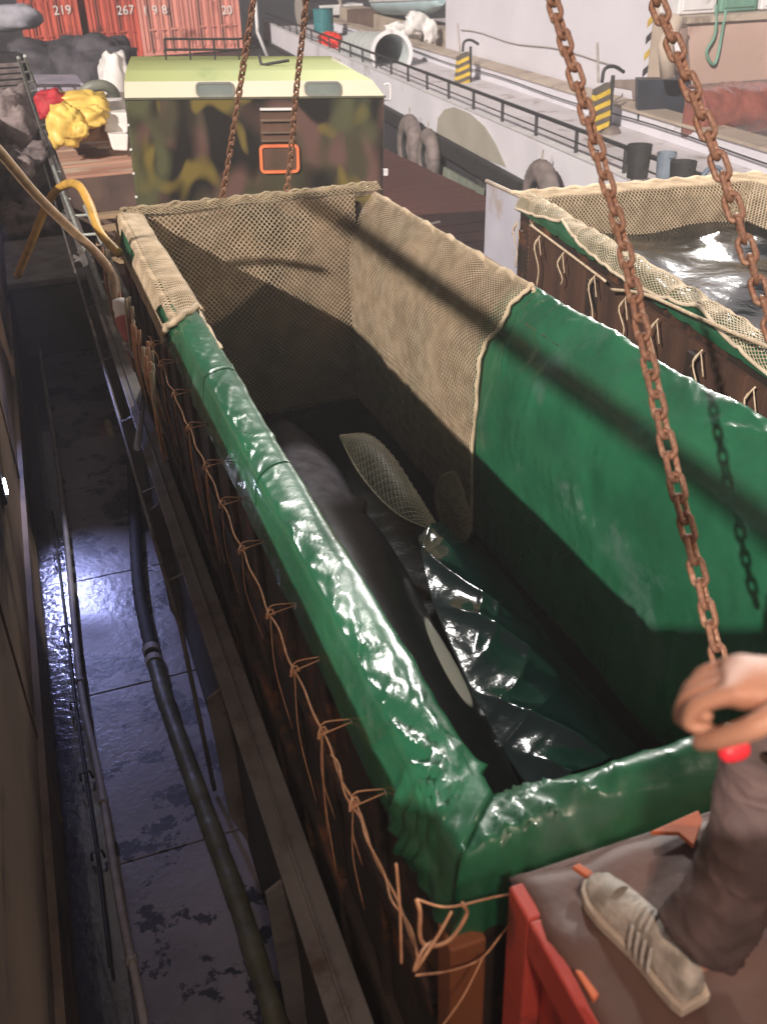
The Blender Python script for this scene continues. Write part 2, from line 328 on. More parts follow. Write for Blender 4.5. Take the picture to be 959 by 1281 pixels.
# ================================================================ NEAR TANK
XI0, XI1, YI0, YI1 = .78, 2.50, 1.50, 7.80     # inner faces
tank = thing('transport_tank', 'long open green lined tank in the middle holding the killer whale', 'tank', (1.64, 4.65, -.9))
def wall(a, b, name='side_wall'):
    m = MB(); m.box(a, b); return obj(name, m, M_TANKSIDE, tank)
wall((.60, 1.30, -.895), (.72, 7.98, 1.36)); wall((2.58, 1.30, -.895), (2.70, 7.98, 1.36))
wall((.72, 1.31, -.895), (2.58, 1.42, 1.36), 'end_wall'); wall((.72, 7.86, -.895), (2.58, 7.98, 1.44), 'end_wall')
m = MB(); m.box((.72, 1.42, -.89), (2.58, 7.86, -.72)); obj('tank_floor', m, M_TANKSIDE, tank)
for k in range(14):
    y = 1.33 + k * .5
    m = MB(); m.box((.575, y, -.895), (.60, y + .05, 1.36)); obj('rib', m, M_TANKSIDE, tank, bevel=.005)
for x in (.9, 1.5, 2.1):
    m = MB(); m.box((x, 1.255, -.895), (x + .07, 1.31, 1.30)); obj('rib', m, M_TANKSIDE, tank, bevel=.005)
m = MB(); m.box((.55, 1.25, -.895), (.64, 1.33, 1.34)); obj('corner_post', m, mat('orange_corner_timber', (.24, .08, .03), (.14, .05, .02), rough=.7, scale=6, bump=.3, stretch=(1,1,.2)), tank, bevel=.006)
for zc in (.25, .85):
    m = MB(); m.box((.565, 1.4, zc), (.598, 7.9, zc + .06)); obj('stringer', m, M_TANKSIDE, tank)

# profile of the liner: (outward offset from inner face, z)
PROF = [(-.01, -.72), (-.005, .3), (-.01, .7), (-.005, 1.1), (.0, 1.36), (.008, 1.49), (.03, 1.532), (.09, 1.545), (.145, 1.544), (.172, 1.535), (.188, 1.49), (.20, 1.44), (.212, 1.385), (.22, 1.335)]
PR_FRONT = [(-.01, -.72), (-.005, .3), (-.01, .7), (-.005, 1.1), (.0, 1.34), (.006, 1.45), (.025, 1.51), (.06, 1.53), (.10, 1.52), (.145, 1.48), (.175, 1.41), (.19, 1.33), (.20, 1.25)]
PR_RIGHT = [(-.01, -.72), (-.02, .3), (-.04, .7), (-.035, .98), (.0, 1.17), (.04, 1.27), (.095, 1.37), (.15, 1.445), (.20, 1.495), (.23, 1.505), (.245, 1.48), (.25, 1.42), (.252, 1.34)]
def smooth_prof(p, n):
    pts = path([(a, 0, b) for a, b in p], n); return [(q.x, q.z) for q in pts]
NP = 60
PL, PF, PR_ = smooth_prof(PROF, NP), smooth_prof(PR_FRONT, NP), smooth_prof(PR_RIGHT, NP)
def ridged(p, s, o=0): return 1 - abs(nz(p, s, o)) * 2
def liner_point(side, t, k, amp=1.0):
    """side 0 left (t: far->front), 1 front (t: left->right), 2 right (t: front->far)"""
    d, z = (PL, PF, PR_)[side][k]; cd = 1.0
    if side == 1:
        e = abs(t) * 2.1; w_ = min(1, e / .45); w_ = w_ * w_ * (3 - 2 * w_); d, z = lerp(PL[k][0], d, w_), lerp(PL[k][1], z, w_)
        e2 = (1 - t) * 2.1; w_ = min(1, e2 / .45); d, z = lerp(PR_[k][0], d, w_), lerp(PR_[k][1], z, w_); cd = min(1, e / .10, e2 / .10)
    elif side == 0: cd = min(1, (1 - t) * 6.5 / .10)
    else: cd = min(1, t * 6.5 / .10)
    if side == 0: x, y = XI0 - d, lerp(YI1, YI0 - d, t); nrm = V((1, 0, 0)); s_ = y
    elif side == 1: x, y = lerp(XI0 - d, XI1 + d, t), YI0 - d; nrm = V((0, 1, 0)); s_ = x + 20
    else: x, y = XI1 + d, lerp(YI0 - d, YI1, t); nrm = V((-1, 0, 0)); s_ = y + 40
    f = k / NP
    top = max(0, 1 - abs(f - .62) / .22)           # 1 at the rim, 0 down the wall
    p = V((x, y, z))
    if side == 0 and y < 5.6:                        # the near part of the left roll is fuller
        full = min(1, (5.6 - y) / 2.5) * max(0, cd); p.x -= full * .012 * top
    # creases running across the roll, sheared
    q = V((x * 2.2, y * 2.2, z * 2.2))
    q2 = V((s_ * 6.5 + z * 3.0 + 1.5 * nz(p, 1.3, 9), d * 5, z * 1.2))
    cr = ridged(q2, 1.0, 3.1) ** 3
    h = .006 * nz(q, 1.0, 1.0) + .008 * top * cr + .003 * nz(p, 17, 5)
    w1 = nz(p, 2.2, 31) * .5; w2 = nz(p, 3.1, 77) * .5
    h += .013 * top * max(0, ridged(V(((s_ + w1) * 5.5 + d * 9, d * 4 + w2, z * 2)), 1.0, 8)) ** 9 + .009 * top * max(0, ridged(V(((s_ + w2) * 8 - d * 16, d * 5 + w1, z * 3)), 1.0, 19)) ** 8 + .010 * (1 - top) * max(0, ridged(V((s_ * 1.3 + z * 1.1 + w1, z * .9 + w2, 0)), 1.0, 23)) ** 8
    if side == 2: h += .03 * (1 - top) * ridged(V((s_ * .9 + z * .8, z * .5, 0)), 1.0, 7.7) ** 2
    if side == 2: h += .030 * top * ridged(V((s_ * 2.6 + z * 6, z * 2 + d * 5, 0)), 1.0, 17) ** 3 * min(1, max(0, (5.0 - y) * .6))
    if side == 1: h += .012 * top * ridged(V((s_ * 4 - z * 6, z, 0)), 1.0, 12) ** 3
    # gathers fanning out of the front-left corner
    cx = math.hypot(x - .72, y - 1.5)
    if side < 2 and z > 1.1:
        g = max(0, 1 - cx / .5); ang = math.atan2(y - 1.5, x - .72) if side == 1 else math.atan2(y - 1.5, x - .72)
        h += .048 * g * (1 - abs(math.sin(ang * 8 + 2 * nz(p, 4, 2)))) ** 2 * min(1, cx * 8)
    sag = 0
    if f < .5: n_ = nrm
    else: n_ = (nrm * (1 - min(1, (f - .5) * 4)) + V((0, 0, 1)) * (1 - abs(f - .68) * 3.5) - nrm * max(0, (f - .75) * 3)).normalized()
    p = p + n_ * h * amp * max(0, cd)
    if f > .9:                                       # wavy lower hem
        p.z += max(0, cd) * (f - .9) * 10 * .02 * nz((s_, 0, 0), 3.0, 4)
    return p
mb = MB()
mb.grid(lambda u, v: liner_point(0, u * .9999, round(v * NP)), 330, NP)
mb.grid(lambda u, v: liner_point(1, u, round(v * NP)), 120, NP)
mb.grid(lambda u, v: liner_point(2, u * .60, round(v * NP)), 190, NP)
tarp = obj('tarpaulin_liner', mb, M_TARP, tank, smooth=True)
bm = bmesh.new(); bm.from_mesh(tarp.data); bmesh.ops.remove_doubles(bm, verts=bm.verts, dist=.004); bm.to_mesh(tarp.data); bm.free(); tarp.data.shade_smooth()
# seams of heavier cloth lying across the left roll
for yy in (4.35, 3.25):
    m = MB(); m.grid(lambda u, v: liner_point(0, (YI1 - (yy + .012*(u-.5)*2 + .04*nz((v*3, yy, 0)))) / 6.5, 26 + round(v * 26)) + V((-.002, 0, .006)), 2, 26); obj('welded_seam', m, M_TARP, tarp, smooth=True)
# canvas behind the net: far half of right wall, end wall
mb = MB()
mb.grid(lambda u, v: liner_point(2, lerp(.602, 1.0, u), round(v * NP), .6), 120, NP)
mb.grid(lambda u, v: V((lerp(.74, 2.52, u), 7.84 - .05 * math.sin(PI * u) * math.sin(PI * min(1, v*1.2)) + .03 * nz((u*4, v*4, 1)), lerp(1.50, -.7, v))), 60, 50)
mb.grid(lambda u, v: V((lerp(.60, 2.72, u), lerp(7.84, 8.02, v), 1.50 + .03 * math.sin(PI * v) - .12 * max(0, v - .7) + .012*nz((u*9, v*3, 2)))), 60, 6)
obj('canvas_backing', mb, M_CANVAS, tank, smooth=True)

# ---- nets: every strand is real geometry, one mesh per net
def net(name, S, nu, nv, r, material, parent=None, keep=None, merge=True):
    """diamond mesh on the surface S(u, v); nu x nv half-cells"""
    vs = []; fs = []
    P = {}
    def pt(i, j):
        if (i, j) not in P: P[i, j] = S(i / nu, j / nv)
        return P[i, j]
    for i in range(nu):
        for j in range(nv):
            a, b = ((i, j), (i + 1, j + 1)) if (i + j) % 2 == 0 else ((i + 1, j), (i, j + 1))
            if keep and not keep((i + .5) / nu, (j + .5) / nv): continue
            p, q = pt(*a), pt(*b); t = q - p
            if t.length < 1e-6: continue
            t.normalize(); e1 = t.orthogonal().normalized(); e2 = t.cross(e1); k = len(vs)
            for c in (p, q):
                for n in range(3):
                    an = 2 * PI * n / 3; vs.append(c + r * (math.cos(an) * e1 + math.sin(an) * e2))
            fs += [(k + n, k + (n + 1) % 3, k + 3 + (n + 1) % 3, k + 3 + n) for n in range(3)]
    me = bpy.data.meshes.new(name); me.from_pydata([tuple(p) for p in vs], [], fs); me.materials.append(material); me.shade_smooth()
    o = bpy.data.objects.new(name, me); C.objects.link(o)
    if parent is not None: attach(o, parent)
    o['kind'] = 'stuff'
    return o
nets = thing('cargo_net', 'tan knotted cargo net draped over the far end of the near tank', 'net', (1.64, 7.8, 1.5))
def S_far(u, v):
    x = lerp(.70, 2.50, u); z = lerp(1.54, -.60, v)
    y = 7.79 - .07 * math.sin(PI * u) * math.sin(PI * min(1, v * 1.1)) + .02 * nz((u * 5, v * 5, 0))
    x += .035 * nz((u*3.1, v*2.7, 14)); z += .03 * nz((u*2.9, v*3.3, 24))
    return V((x + .012*nz((u*9, v*9, 4)), y, z + .015 * nz((u*6, v*6, 8))))
net('end_net', S_far, 86, 100, .0036, M_NET, nets)
def right_pt(y, f, off=.02):     # f 0 = wall bottom, 1 = outer hem
    k = f * NP; i = min(int(k), NP - 1); t = k - i
    d = lerp(PR_[i][0], PR_[i+1][0], t); z = lerp(PR_[i][1], PR_[i+1][1], t)
    top = max(0, 1 - abs(f - .62) / .22)
    n_ = V((-1, 0, 0)) * (1 - top) + V((-.3, 0, 1)) * top
    bulge = .045 * top * (.5 + nz((y * 3.3, 0, f)))
    p = V((XI1 + d, y, z)) + n_.normalized() * (off + .02 * (1 - top) + bulge + .015 * nz((y * 2, f * 6, 3)))
    if f > .85: p.x += (f - .85) * .35
    return p
def S_right(u, v):
    f = lerp(1.0, .0, v); y0 = 4.98 + .25 * min(1, max(0, v - .4) * 1.9) + .06 * nz((0, v * 8, 5))
    uu = u ** .88; uu = min(1, max(0, uu + .03 * nz((u*4, v*5, 3)) * math.sin(PI * u))); f = min(1, max(0, f + .02 * nz((u*5, v*4, 9)) * math.sin(PI * v)))
    return right_pt(lerp(7.80, y0, uu), f)
net('side_net', S_right, 128, 120, .0036, M_NET, nets)
m = MB(); m.tube([S_right(1, k / 60) + V((-.004, 0, 0)) + V((.004*math.sin(k*1.7), .006*math.cos(k*1.3), 0)) for k in range(61)], [.011 + .005 * (math.sin(k * 1.9) * .5 + .5) for k in range(61)], 7)
obj('border_rope', m, M_NET, nets, smooth=True)
# twisted ropes along the hem of the net on the far rim
for j in range(2):
    m = MB(); m.tube([(lerp(.62, 2.74, k/60), 7.90 + .035 * math.sin(k * .9 + j * 2) + .03*j, 1.575 + .018 * math.cos(k * .9 + j * 2) + .02*nz((k*.2, j, 0))) for k in range(61)], .014, 7); obj('border_rope', m, M_NETDARK, nets, smooth=True)
m = MB(); m.tube([right_pt(lerp(7.85, 5.05, k/80), .80 + .06 * math.sin(k * .5), .035) for k in range(81)], [.013 + .008 * abs(math.sin(k * .7)) for k in range(81)], 7); obj('border_rope', m, M_NET, nets, smooth=True)
def S_top(u, v):
    return V((lerp(.66, 2.74, u), lerp(7.78, 8.05, v), 1.555 + .035 * math.sin(PI * v) - .2 * max(0, v - .75) + .015 * nz((u * 8, v * 3, 0))))
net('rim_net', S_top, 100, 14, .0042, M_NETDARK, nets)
def S_left(u, v):
    k = lerp(20, NP, v); i = min(int(k), NP - 1); t = k - i; d = lerp(PL[i][0], PL[i+1][0], t); z = lerp(PL[i][1], PL[i+1][1], t)
    y = lerp(7.9, 5.30 + .12 * math.sin(v * 9), u)
    return V((XI0 - d - (.02 if v > .5 else -.015), y, z + .022 + .02 * nz((y * 4, v * 3, 1)) ))
def keep_left(u, v): return not ((.12 < u < .42 and .62 < v < .9) or (.86 < u < .97 and .6 < v < .8))
net('left_net', S_left, 130, 44, .0045, M_NET, nets, keep_left)
for a, b, fr in ((5.30, 5.42, .64), (5.36, 5.30, .72)):
    m = MB(); m.tube([S_left(1 - .01*math.sin(k), .12 + k / 26) for k in range(23)], [.012 + .010 * abs(math.sin(k * 1.1 + a)) for k in range(23)], 7); obj('border_rope', m, M_NET, nets, smooth=True)
m = MB(); m.tube([(.765 - .0*k, lerp(7.85, 4.75, k/50), 1.52 + .01*math.sin(k*1.3)) for k in range(51)], .0085, 6); obj('border_rope', m, M_NETWHITE, nets, smooth=True)
# crumpled net skirt hanging outside the far-left
for k in range(26):
    y = random.uniform(4.9, 7.7); L = random.uniform(.25, .7); x = .43 + random.uniform(-.02, .03)
    m = MB(); m.tube([(x, y, 1.38), (x - .02, y - .03, 1.38 - L * .4), (x + random.uniform(-.03, .02), y + random.uniform(-.12, .08), 1.38 - L)], [.012, .009, .006], 5)
    obj('net_strand', m, M_NET if k % 2 else M_ROPE, nets, smooth=True)
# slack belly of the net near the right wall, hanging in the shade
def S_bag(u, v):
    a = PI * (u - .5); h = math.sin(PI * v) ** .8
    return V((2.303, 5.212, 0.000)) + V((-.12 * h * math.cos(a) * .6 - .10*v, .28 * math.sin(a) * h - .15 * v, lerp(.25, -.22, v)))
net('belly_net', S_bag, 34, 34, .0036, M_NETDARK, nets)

# ---- lacing rope along the left side
lac = thing('lacing_rope', 'orange lacing rope tied along the left side of the near tank', 'rope', (.46, 3, 1.3))
def lace_z(y): return 1.355 + .008 * math.cos(y * 2 * PI / .42)
m = MB(); m.tube([(.478 + .004*math.sin(i*.9), lerp(5.6, 1.28, i/110), lace_z(lerp(5.6, 1.28, i/110)) + .014*nz((i*.23, 0, 0))) for i in range(111)], .0034, 6); obj('main_line', m, M_ROPE, lac, smooth=True)
m = MB(); m.tube([(.470 + .006*math.sin(i*.45), lerp(1.9, 1.24, i/50), 1.375 + .014*math.sin(i*.33) ) for i in range(51)], .0030, 6); obj('main_line', m, M_ROPE, lac, smooth=True)
y = 5.4
while y > 1.3:
    zt = 1.37 + .01 * nz((y, 0, 0), 3)
    m = MB(); m.tube(path([(.562, y, zt), (.475, y - .01, (zt + lace_z(y)) / 2), (.472, y, lace_z(y) - .012), (.485, y + .02, lace_z(y) + .02), (.562, y + .015, zt)], 14), .0024, 6); obj('tie_loop', m, M_ROPE, lac, smooth=True)
    m = MB(); m.tube([(.566, y + .011 * math.cos(a), zt - .004 + .011 * math.sin(a)) for a in [q * 2 * PI / 10 for q in range(10)]], .004, 5, closed=True); obj('eyelet', m, M_GREY, tarp, smooth=True)
    m = MB(); s_ = .016; m.tube([(.476 + s_ * math.cos(a), y + s_ * math.sin(a * 1.5), lace_z(y) + s_ * .8 * math.sin(a)) for a in [q * 2 * PI / 8 for q in range(9)]], .0042, 6); obj('knot', m, M_ROPE, lac, smooth=True)
    for j in range(random.choice((1, 2, 3))):
        L = random.uniform(.18, .62); dy = random.uniform(-.05, .05)
        m = MB(); m.tube(path([(.475, y + dy * .2, lace_z(y)), (.468, y + dy * .7, lace_z(y) - L * .45), (.49 + random.uniform(-.02, .02), y + dy * 1.5, lace_z(y) - L)], 8), .0020, 5); obj('loose_end', m, M_ROPE, lac, smooth=True)
    y -= random.uniform(.26, .46)
# tangle at the front-left corner
for pts, r in (([(0.458, 1.220, 1.599), (0.458, 1.200, 1.586), (0.455, 1.180, 1.510), (0.521, 1.200, 1.455), (0.573, 1.220, 1.492), (0.563, 1.220, 1.537)], .0045),
               ([(0.530, 1.200, 1.551), (0.481, 1.170, 1.523), (0.414, 1.120, 1.521), (0.443, 1.150, 1.530), (0.484, 1.200, 1.474)], .0036),
               ([(0.428, 1.150, 1.458), (0.522, 1.200, 1.352), (0.609, 1.220, 1.321), (0.673, 1.240, 1.354), (0.692, 1.200, 1.473)], .0026),
               ([(0.609, 1.200, 1.363), (0.538, 1.150, 1.328), (0.465, 1.100, 1.330)], .0022),
               ([(0.458, 1.220, 1.599), (0.530, 1.220, 1.540), (0.648, 1.230, 1.506), (0.718, 1.250, 1.459)], .0026),
               ([(0.427, 1.250, 1.689), (0.415, 1.200, 1.607), (0.397, 1.150, 1.514)], .0028)):
    m = MB(); m.tube(path(pts, 24), r, 6); obj('loose_end', m, M_ROPE, lac, smooth=True)

# ---- water and the whale
mb = MB()
mb.grid(lambda u, v: V((lerp(.77, 2.52, u), lerp(1.49, 7.85, v), -.28 + .012 * nz((u*5, v*16, 0)) + .004*nz((u*20, v*60, 3)))), 50, 120)
struct('tank_water', mb, M_WATER, smooth=True)

orca = thing('killer_whale', 'black killer whale with pale eye patch lying in the near tank', 'whale', (1.1, 4, .3))
spine = [(1.28, 1.95, -0.05, 0.064, 0.057), (1.25, 2.09, -0.04, 0.184, 0.171), (1.23, 2.35, -0.03, 0.276, 0.257), (1.21, 2.76, -0.02, 0.336, 0.323), (1.2, 3.3, -0.03, 0.396, 0.38), (1.2, 3.9, -0.04, 0.432, 0.427), (1.23, 4.6, -0.05, 0.46, 0.456), (1.24, 5.25, -0.06, 0.442, 0.456), (1.33, 5.85, -0.08, 0.396, 0.408), (1.41, 6.35, -0.12, 0.313, 0.332), (1.48, 6.8, -0.15, 0.212, 0.247), (1.54, 7.1, -0.17, 0.138, 0.171), (1.57, 7.3, -0.18, 0.092, 0.104), (1.59, 7.45, -0.19, 0.055, 0.057)]
def orca_at(t):
    f = t * (len(spine) - 1); i = min(int(f), len(spine) - 2); k = f - i; k2 = k
    return [lerp(a, b, k2) for a, b in zip(spine[i], spine[i+1])]
SPN = 90
sp = []
cr = [path([V((s[0], s[1], s[2])) for s in spine], SPN), path([V((s[3], s[4], 0)) for s in spine], SPN)]
def orca_surf(u, v):
    i = round(u * SPN); c = cr[0][i]; r = cr[1][i]; a = v * 2 * PI
    t = (cr[0][min(i+1, SPN)] - cr[0][max(i-1, 0)]).normalized(); side = t.cross(V((0, 0, 1))).normalized(); up = side.cross(t)
    ca, sa = math.cos(a), math.sin(a)
    return c + side * max(.01, r.x) * ca * (1 - .08 * sa) + up * max(.01, r.y) * (sa if sa > 0 else sa * .85)
M_ORCA = bpy.data.materials.new('whale_skin'); M_ORCA.use_nodes = True
def orca_mat(m):
    n = m.node_tree.nodes; l = m.node_tree.links; b = n['Principled BSDF']; b.inputs['Roughness'].default_value = .38; b.inputs['Specular IOR Level'].default_value = .10; b.inputs['Coat Weight'].default_value = .012; b.inputs['Coat Roughness'].default_value = .25
    tc = n.new('ShaderNodeTexCoord')
    def blob(loc, scale, rot, soft):
        mp = n.new('ShaderNodeMapping'); mp.vector_type = 'TEXTURE'; mp.inputs['Location'].default_value = loc; mp.inputs['Scale'].default_value = scale; mp.inputs['Rotation'].default_value = rot
        l.new(tc.outputs['Object'], mp.inputs[0]); ln = n.new('ShaderNodeVectorMath'); ln.operation = 'LENGTH'; l.new(mp.outputs[0], ln.inputs[0])
        r = n.new('ShaderNodeMapRange'); r.inputs[1].default_value = 1 + soft; r.inputs[2].default_value = 1 - soft; l.new(ln.outputs['Value'], r.inputs[0]); return r.outputs[0]
    e = blob((1.481, 3.452, 0.210), (.075, .37, .11), (0, 0, -.13), .05)
    s = blob((1.345, 5.393, 0.360), (.26, .50, .4), (0, 0, -.25), .25)
    bl = blob((1.3, 4.0, -.52), (.5, 2.2, .14), (0, 0, 0), .1)
    nn = n.new('ShaderNodeTexNoise'); nn.inputs['Scale'].default_value = 9; nn.inputs['Detail'].default_value = 6; l.new(tc.outputs['Object'], nn.inputs[0])
    base = n.new('ShaderNodeMix'); base.data_type = 'RGBA'; base.inputs[6].default_value = (.004, .004, .005, 1); base.inputs[7].default_value = (.009, .008, .010, 1); l.new(nn.outputs[0], base.inputs[0])
    mu = n.new('ShaderNodeMath'); mu.operation = 'MULTIPLY'; l.new(s, mu.inputs[0]); l.new(nn.outputs[0], mu.inputs[1])
    x1 = n.new('ShaderNodeMix'); x1.data_type = 'RGBA'; x1.inputs[7].default_value = (.22, .20, .24, 1); l.new(mu.outputs[0], x1.inputs[0]); l.new(base.outputs[2], x1.inputs[6])
    mxx = n.new('ShaderNodeMath'); mxx.operation = 'MAXIMUM'; l.new(e, mxx.inputs[0]); l.new(bl, mxx.inputs[1])
    x2 = n.new('ShaderNodeMix'); x2.data_type = 'RGBA'; x2.inputs[7].default_value = (.50, .47, .40, 1); l.new(mxx.outputs[0], x2.inputs[0]); l.new(x1.outputs[2], x2.inputs[6])
    l.new(x2.outputs[2], b.inputs['Base Color'])
    bp = n.new('ShaderNodeBump'); bp.inputs['Strength'].default_value = .12; bp.inputs['Distance'].default_value = .02; l.new(nn.outputs[0], bp.inputs['Height']); l.new(bp.outputs[0], b.inputs['Normal'])
orca_mat(M_ORCA)
mb = MB(); mb.grid(orca_surf, SPN, 40, closed_v=True)
mb.add([V((1.28, 1.94, -.05)) + V((.01*math.cos(a), 0, .01*math.sin(a))) for a in (0, 2, 4)], [(0, 1, 2)])
obj('body', mb, M_ORCA, orca, smooth=True)
def fin(name, prof, thick, base, u, v_, w_):     # prof: outline in (u,v) plane
    m = MB(); U, W, T = V(u), V(v_), V(w_); n = len(prof); cx = sum(p[0] for p in prof) / n; cy = sum(p[1] for p in prof) / n
    o_ = V(base); rim = [o_ + U * a + W * b for a, b in prof]
    inn = [o_ + U * lerp(cx, a, .55) + W * lerp(cy, b, .55) for a, b in prof]
    vs = rim + [p + T * thick for p in inn] + [p - T * thick for p in inn] + [o_ + U*cx + W*cy + T*thick*1.3, o_ + U*cx + W*cy - T*thick*1.3]
    fs = []
    for i in range(n):
        j = (i + 1) % n; fs += [(i, j, n+j, n+i), (j, i, 2*n+i, 2*n+j), (n+i, n+j, 3*n), (2*n+j, 2*n+i, 3*n+1)]
    m.add(vs, fs); return obj(name, m, M_ORCA, orca, smooth=True, sub=2)
fin('dorsal_fin', [(0, 0), (.25, .12), (.5, .30), (.78, .50), (.90, .52), (.86, .36), (.82, .18), (.90, 0)], .025, (1.34, 4.35, .36), (.10, 1, -.03), (.5, .05, -.34), (.5, 0, .8))
for sx in (-1, 1):
    fin('pectoral_fin', [(0, 0), (.20, .02), (.26, .22), (.20, .45), (.05, .52), (-.06, .40), (-.06, .18)], .03, (1.14 + sx * .32, 3.4, -.30), (0, 1, 0), (sx * .8, .2, -.25), (0, .1, 1))
    fin('tail_fluke', [(-.10, 0), (.06, .02), (.16, .22), (.26, .48), (.16, .50), (.0, .34), (-.12, .15)], .02, (1.55, 7.25, -.19), (.05, .8, 0), (sx, .1, .05), (0, 0, 1))

# ---- wet green plastic sling lying beside the whale
def lerpv(a, b, t): return V(a).lerp(V(b), t)
L_E = path([(1.844, 4.762, 0.100), (1.703, 4.243, 0.090), (1.625, 3.766, 0.080), (1.574, 3.342, 0.060), (1.551, 2.972, 0.040), (1.562, 2.646, 0.020)], 100)
R_E = path([(2.275, 5.076, -0.160), (2.347, 4.522, -0.170), (2.325, 4.046, -0.180), (2.308, 3.604, -0.200), (2.312, 3.230, -0.210), (2.325, 2.805, -0.220)], 100)
def S_sl(u, v):
    k = u * 100; i = min(99, int(k)); p = lerpv(L_E[i].lerp(L_E[i+1], k - i), R_E[i].lerp(R_E[i+1], k - i), v)
    fold = ridged(V((u * 8 + v * 1.3 + 1.0 * nz((u*2, v*1.5, 0)), v * .8, 0)), 1, 2.0) ** 3
    diag = ridged(V((u * 3.2 - v * 2.0, v * .8, 4)), 1, 6.0) ** 2
    return p + V((0, 0, .10 * math.sin(PI * v) + .014 * fold * math.sin(PI * min(1, v + .12)) ** .5 + .0 + .05 * diag * math.sin(PI * v) + .002 * nz((u*24, v*8, 2))))
mb = MB(); mb.grid(S_sl, 200, 60)
sl = obj('plastic_sling', mb, M_TARPWET, None, smooth=True, solid=.003); tag(sl, 'wrinkled wet dark green plastic sheet lying beside the whale', 'sheet')
# pale bundle of netting by the whale's back
pb = thing('pale_net_fold', 'pale fold of netting curved along the whale in the shaded part of the tank', 'net fold', (1.8, 5.3, .1))
PE = path([(1.762, 6.092, 0.220), (1.727, 5.619, 0.200), (1.753, 5.282, 0.160), (1.824, 5.021, 0.120), (1.985, 4.895, 0.050)], 40)
PF_ = path([(1.762, 6.092, 0.220), (1.940, 5.940, 0.260), (1.994, 5.590, 0.240), (2.010, 5.209, 0.160), (2.045, 4.946, 0.050)], 40)
def S_pb(u, v):
    i = min(40, int(u * 40)); return PE[i].lerp(PF_[i], v) + V((0, 0, .07 * math.sin(PI * v) * math.sin(PI * u)))
m = MB(); m.grid(S_pb, 40, 12); obj('cloth', m, mat('pale_cloth', (.13, .13, .10), (.05, .055, .04), rough=.6, scale=14, bump=.4, stretch=(1, .4, 1)), pb, smooth=True)
m = MB(); m.tube(PE, .006, 6); obj('edge_cord', m, M_NETWHITE, pb, smooth=True)
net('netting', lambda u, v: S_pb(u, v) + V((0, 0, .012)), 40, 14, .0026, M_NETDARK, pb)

# ================================================================ SECOND TANK (right)
t2 = thing('transport_tank', 'second tank at the right brimming with water under a pale net', 'tank', (3.66, 7.22, -.9), (0, 0, -.1285))
W2, L2, ZR = 2.15, 6.6, 2.40     # local: x 0..W2, y -L2..0, z rim
def l2(name, a, b, material, **k):
    m = MB(); m.box(a, b); return obj(name, m, material, t2, local=True, **k)
l2('side_wall', (.08, -L2, 0), (.18, 0, ZR - .1), M_TANKSIDE); l2('side_wall', (W2 - .1, -L2, 0), (W2, 0, ZR - .1), M_TANKSIDE)
l2('end_wall', (.18, -.1, 0), (W2 - .1, 0, ZR - .1), M_TANKSIDE); l2('end_wall', (.18, -L2, 0), (W2 - .1, -L2 + .1, ZR - .1), M_TANKSIDE)
l2('tank_floor', (.18, -L2 + .1, 0), (W2 - .1, -.1, .1), M_TANKSIDE)
for k in range(34):
    y0 = -.12 - k * .19; z0 = .85 + random.uniform(0, .06)
    l2('board', (.045 + random.uniform(-.006, .006), y0 - .175, z0), (.078, y0, ZR - .16), M_BOARD)
for k in range(5):
    l2('rib', (-.01, -.3 - k * 1.4, 0), (.044, -.22 - k * 1.4, ZR - .2), M_TANKSIDE)
P2 = smooth_prof([(-.10, 1.8), (-.06, 2.2), (-.02, 2.34), (.03, 2.40), (.09, 2.41), (.14, 2.395), (.17, 2.35), (.175, 2.30)], 30)
def t2_left(s, k, h=0):
    d, z = P2[k]; y = -s
    return V((.22 - d - h*.5, y, z + h + .012 * nz((y*5, d*9, 1)) + .02 * ridged((y*4, d*3, 2), 1)**3 * (k > 8)))
m = MB(); m.grid(lambda u, v: t2_left(u * L2, round(v * 30)), 160, 30)
m2_ = MB(); m2_.grid(lambda u, v: V((lerp(.15, W2, u), .0 - .2 + P2[round(v*30)][0] + .06, P2[round(v*30)][1] + .01*nz((u*9, v*4, 0)))), 60, 30)
m2_.grid(lambda u, v: V((W2 - .12 + P2[round(v*30)][0], -u * L2, P2[round(v*30)][1] + .01*nz((u*9, v*4, 0)))), 80, 30)
obj('tarpaulin_liner', m, M_TARP, t2, smooth=True, local=True); obj('canvas_backing', m2_, M_CANVAS2, t2, smooth=True, local=True)
m = MB(); m.grid(lambda u, v: V((lerp(.16, W2 - .05, u), lerp(-.12, -L2 + .1, v), 2.13 + .06 * nz((u*3, v*8, 0)) + .005 * nz((u*9, v*26, 3)))), 90, 200)
o = obj('tank_water', m, M_WATER2, t2, smooth=True, local=True)
n2 = thing('cargo_net', 'pale cargo net scalloped over the rim of the second tank', 'net', (3.66, 7.22, 1.5), (0, 0, -.1285))
def addnet2(S, nu, nv, r, mt, keep=None):
    o = net('netting', S, nu, nv, r, mt, None, keep); o.parent = n2; return o
def hem(y):      # scalloped lower hem: 0..1 of profile
    return .66 + .34 * abs(math.cos(y * PI / 2.05))
def S2(u, v):
    s = lerp(0, 4.75, u); k = lerp(4, 4 + 26 * hem(s + .1), v); i = min(int(k), 29); p = t2_left(s, i).lerp(t2_left(s, i+1), k - i); return p + V((-.008, 0, .018 - 2.4))
addnet2(S2, 220, 30, .0036, M_NETWHITE)
m = MB(); m.tube([S2(k/120, 1) for k in range(121)], .012, 6); o = obj('border_rope', m, M_NETWHITE, n2, smooth=True, local=True)
m = MB(); m.tube([S2(k/120, 0) for k in range(121)], .009, 6); obj('border_rope', m, M_NETWHITE, n2, smooth=True, local=True)
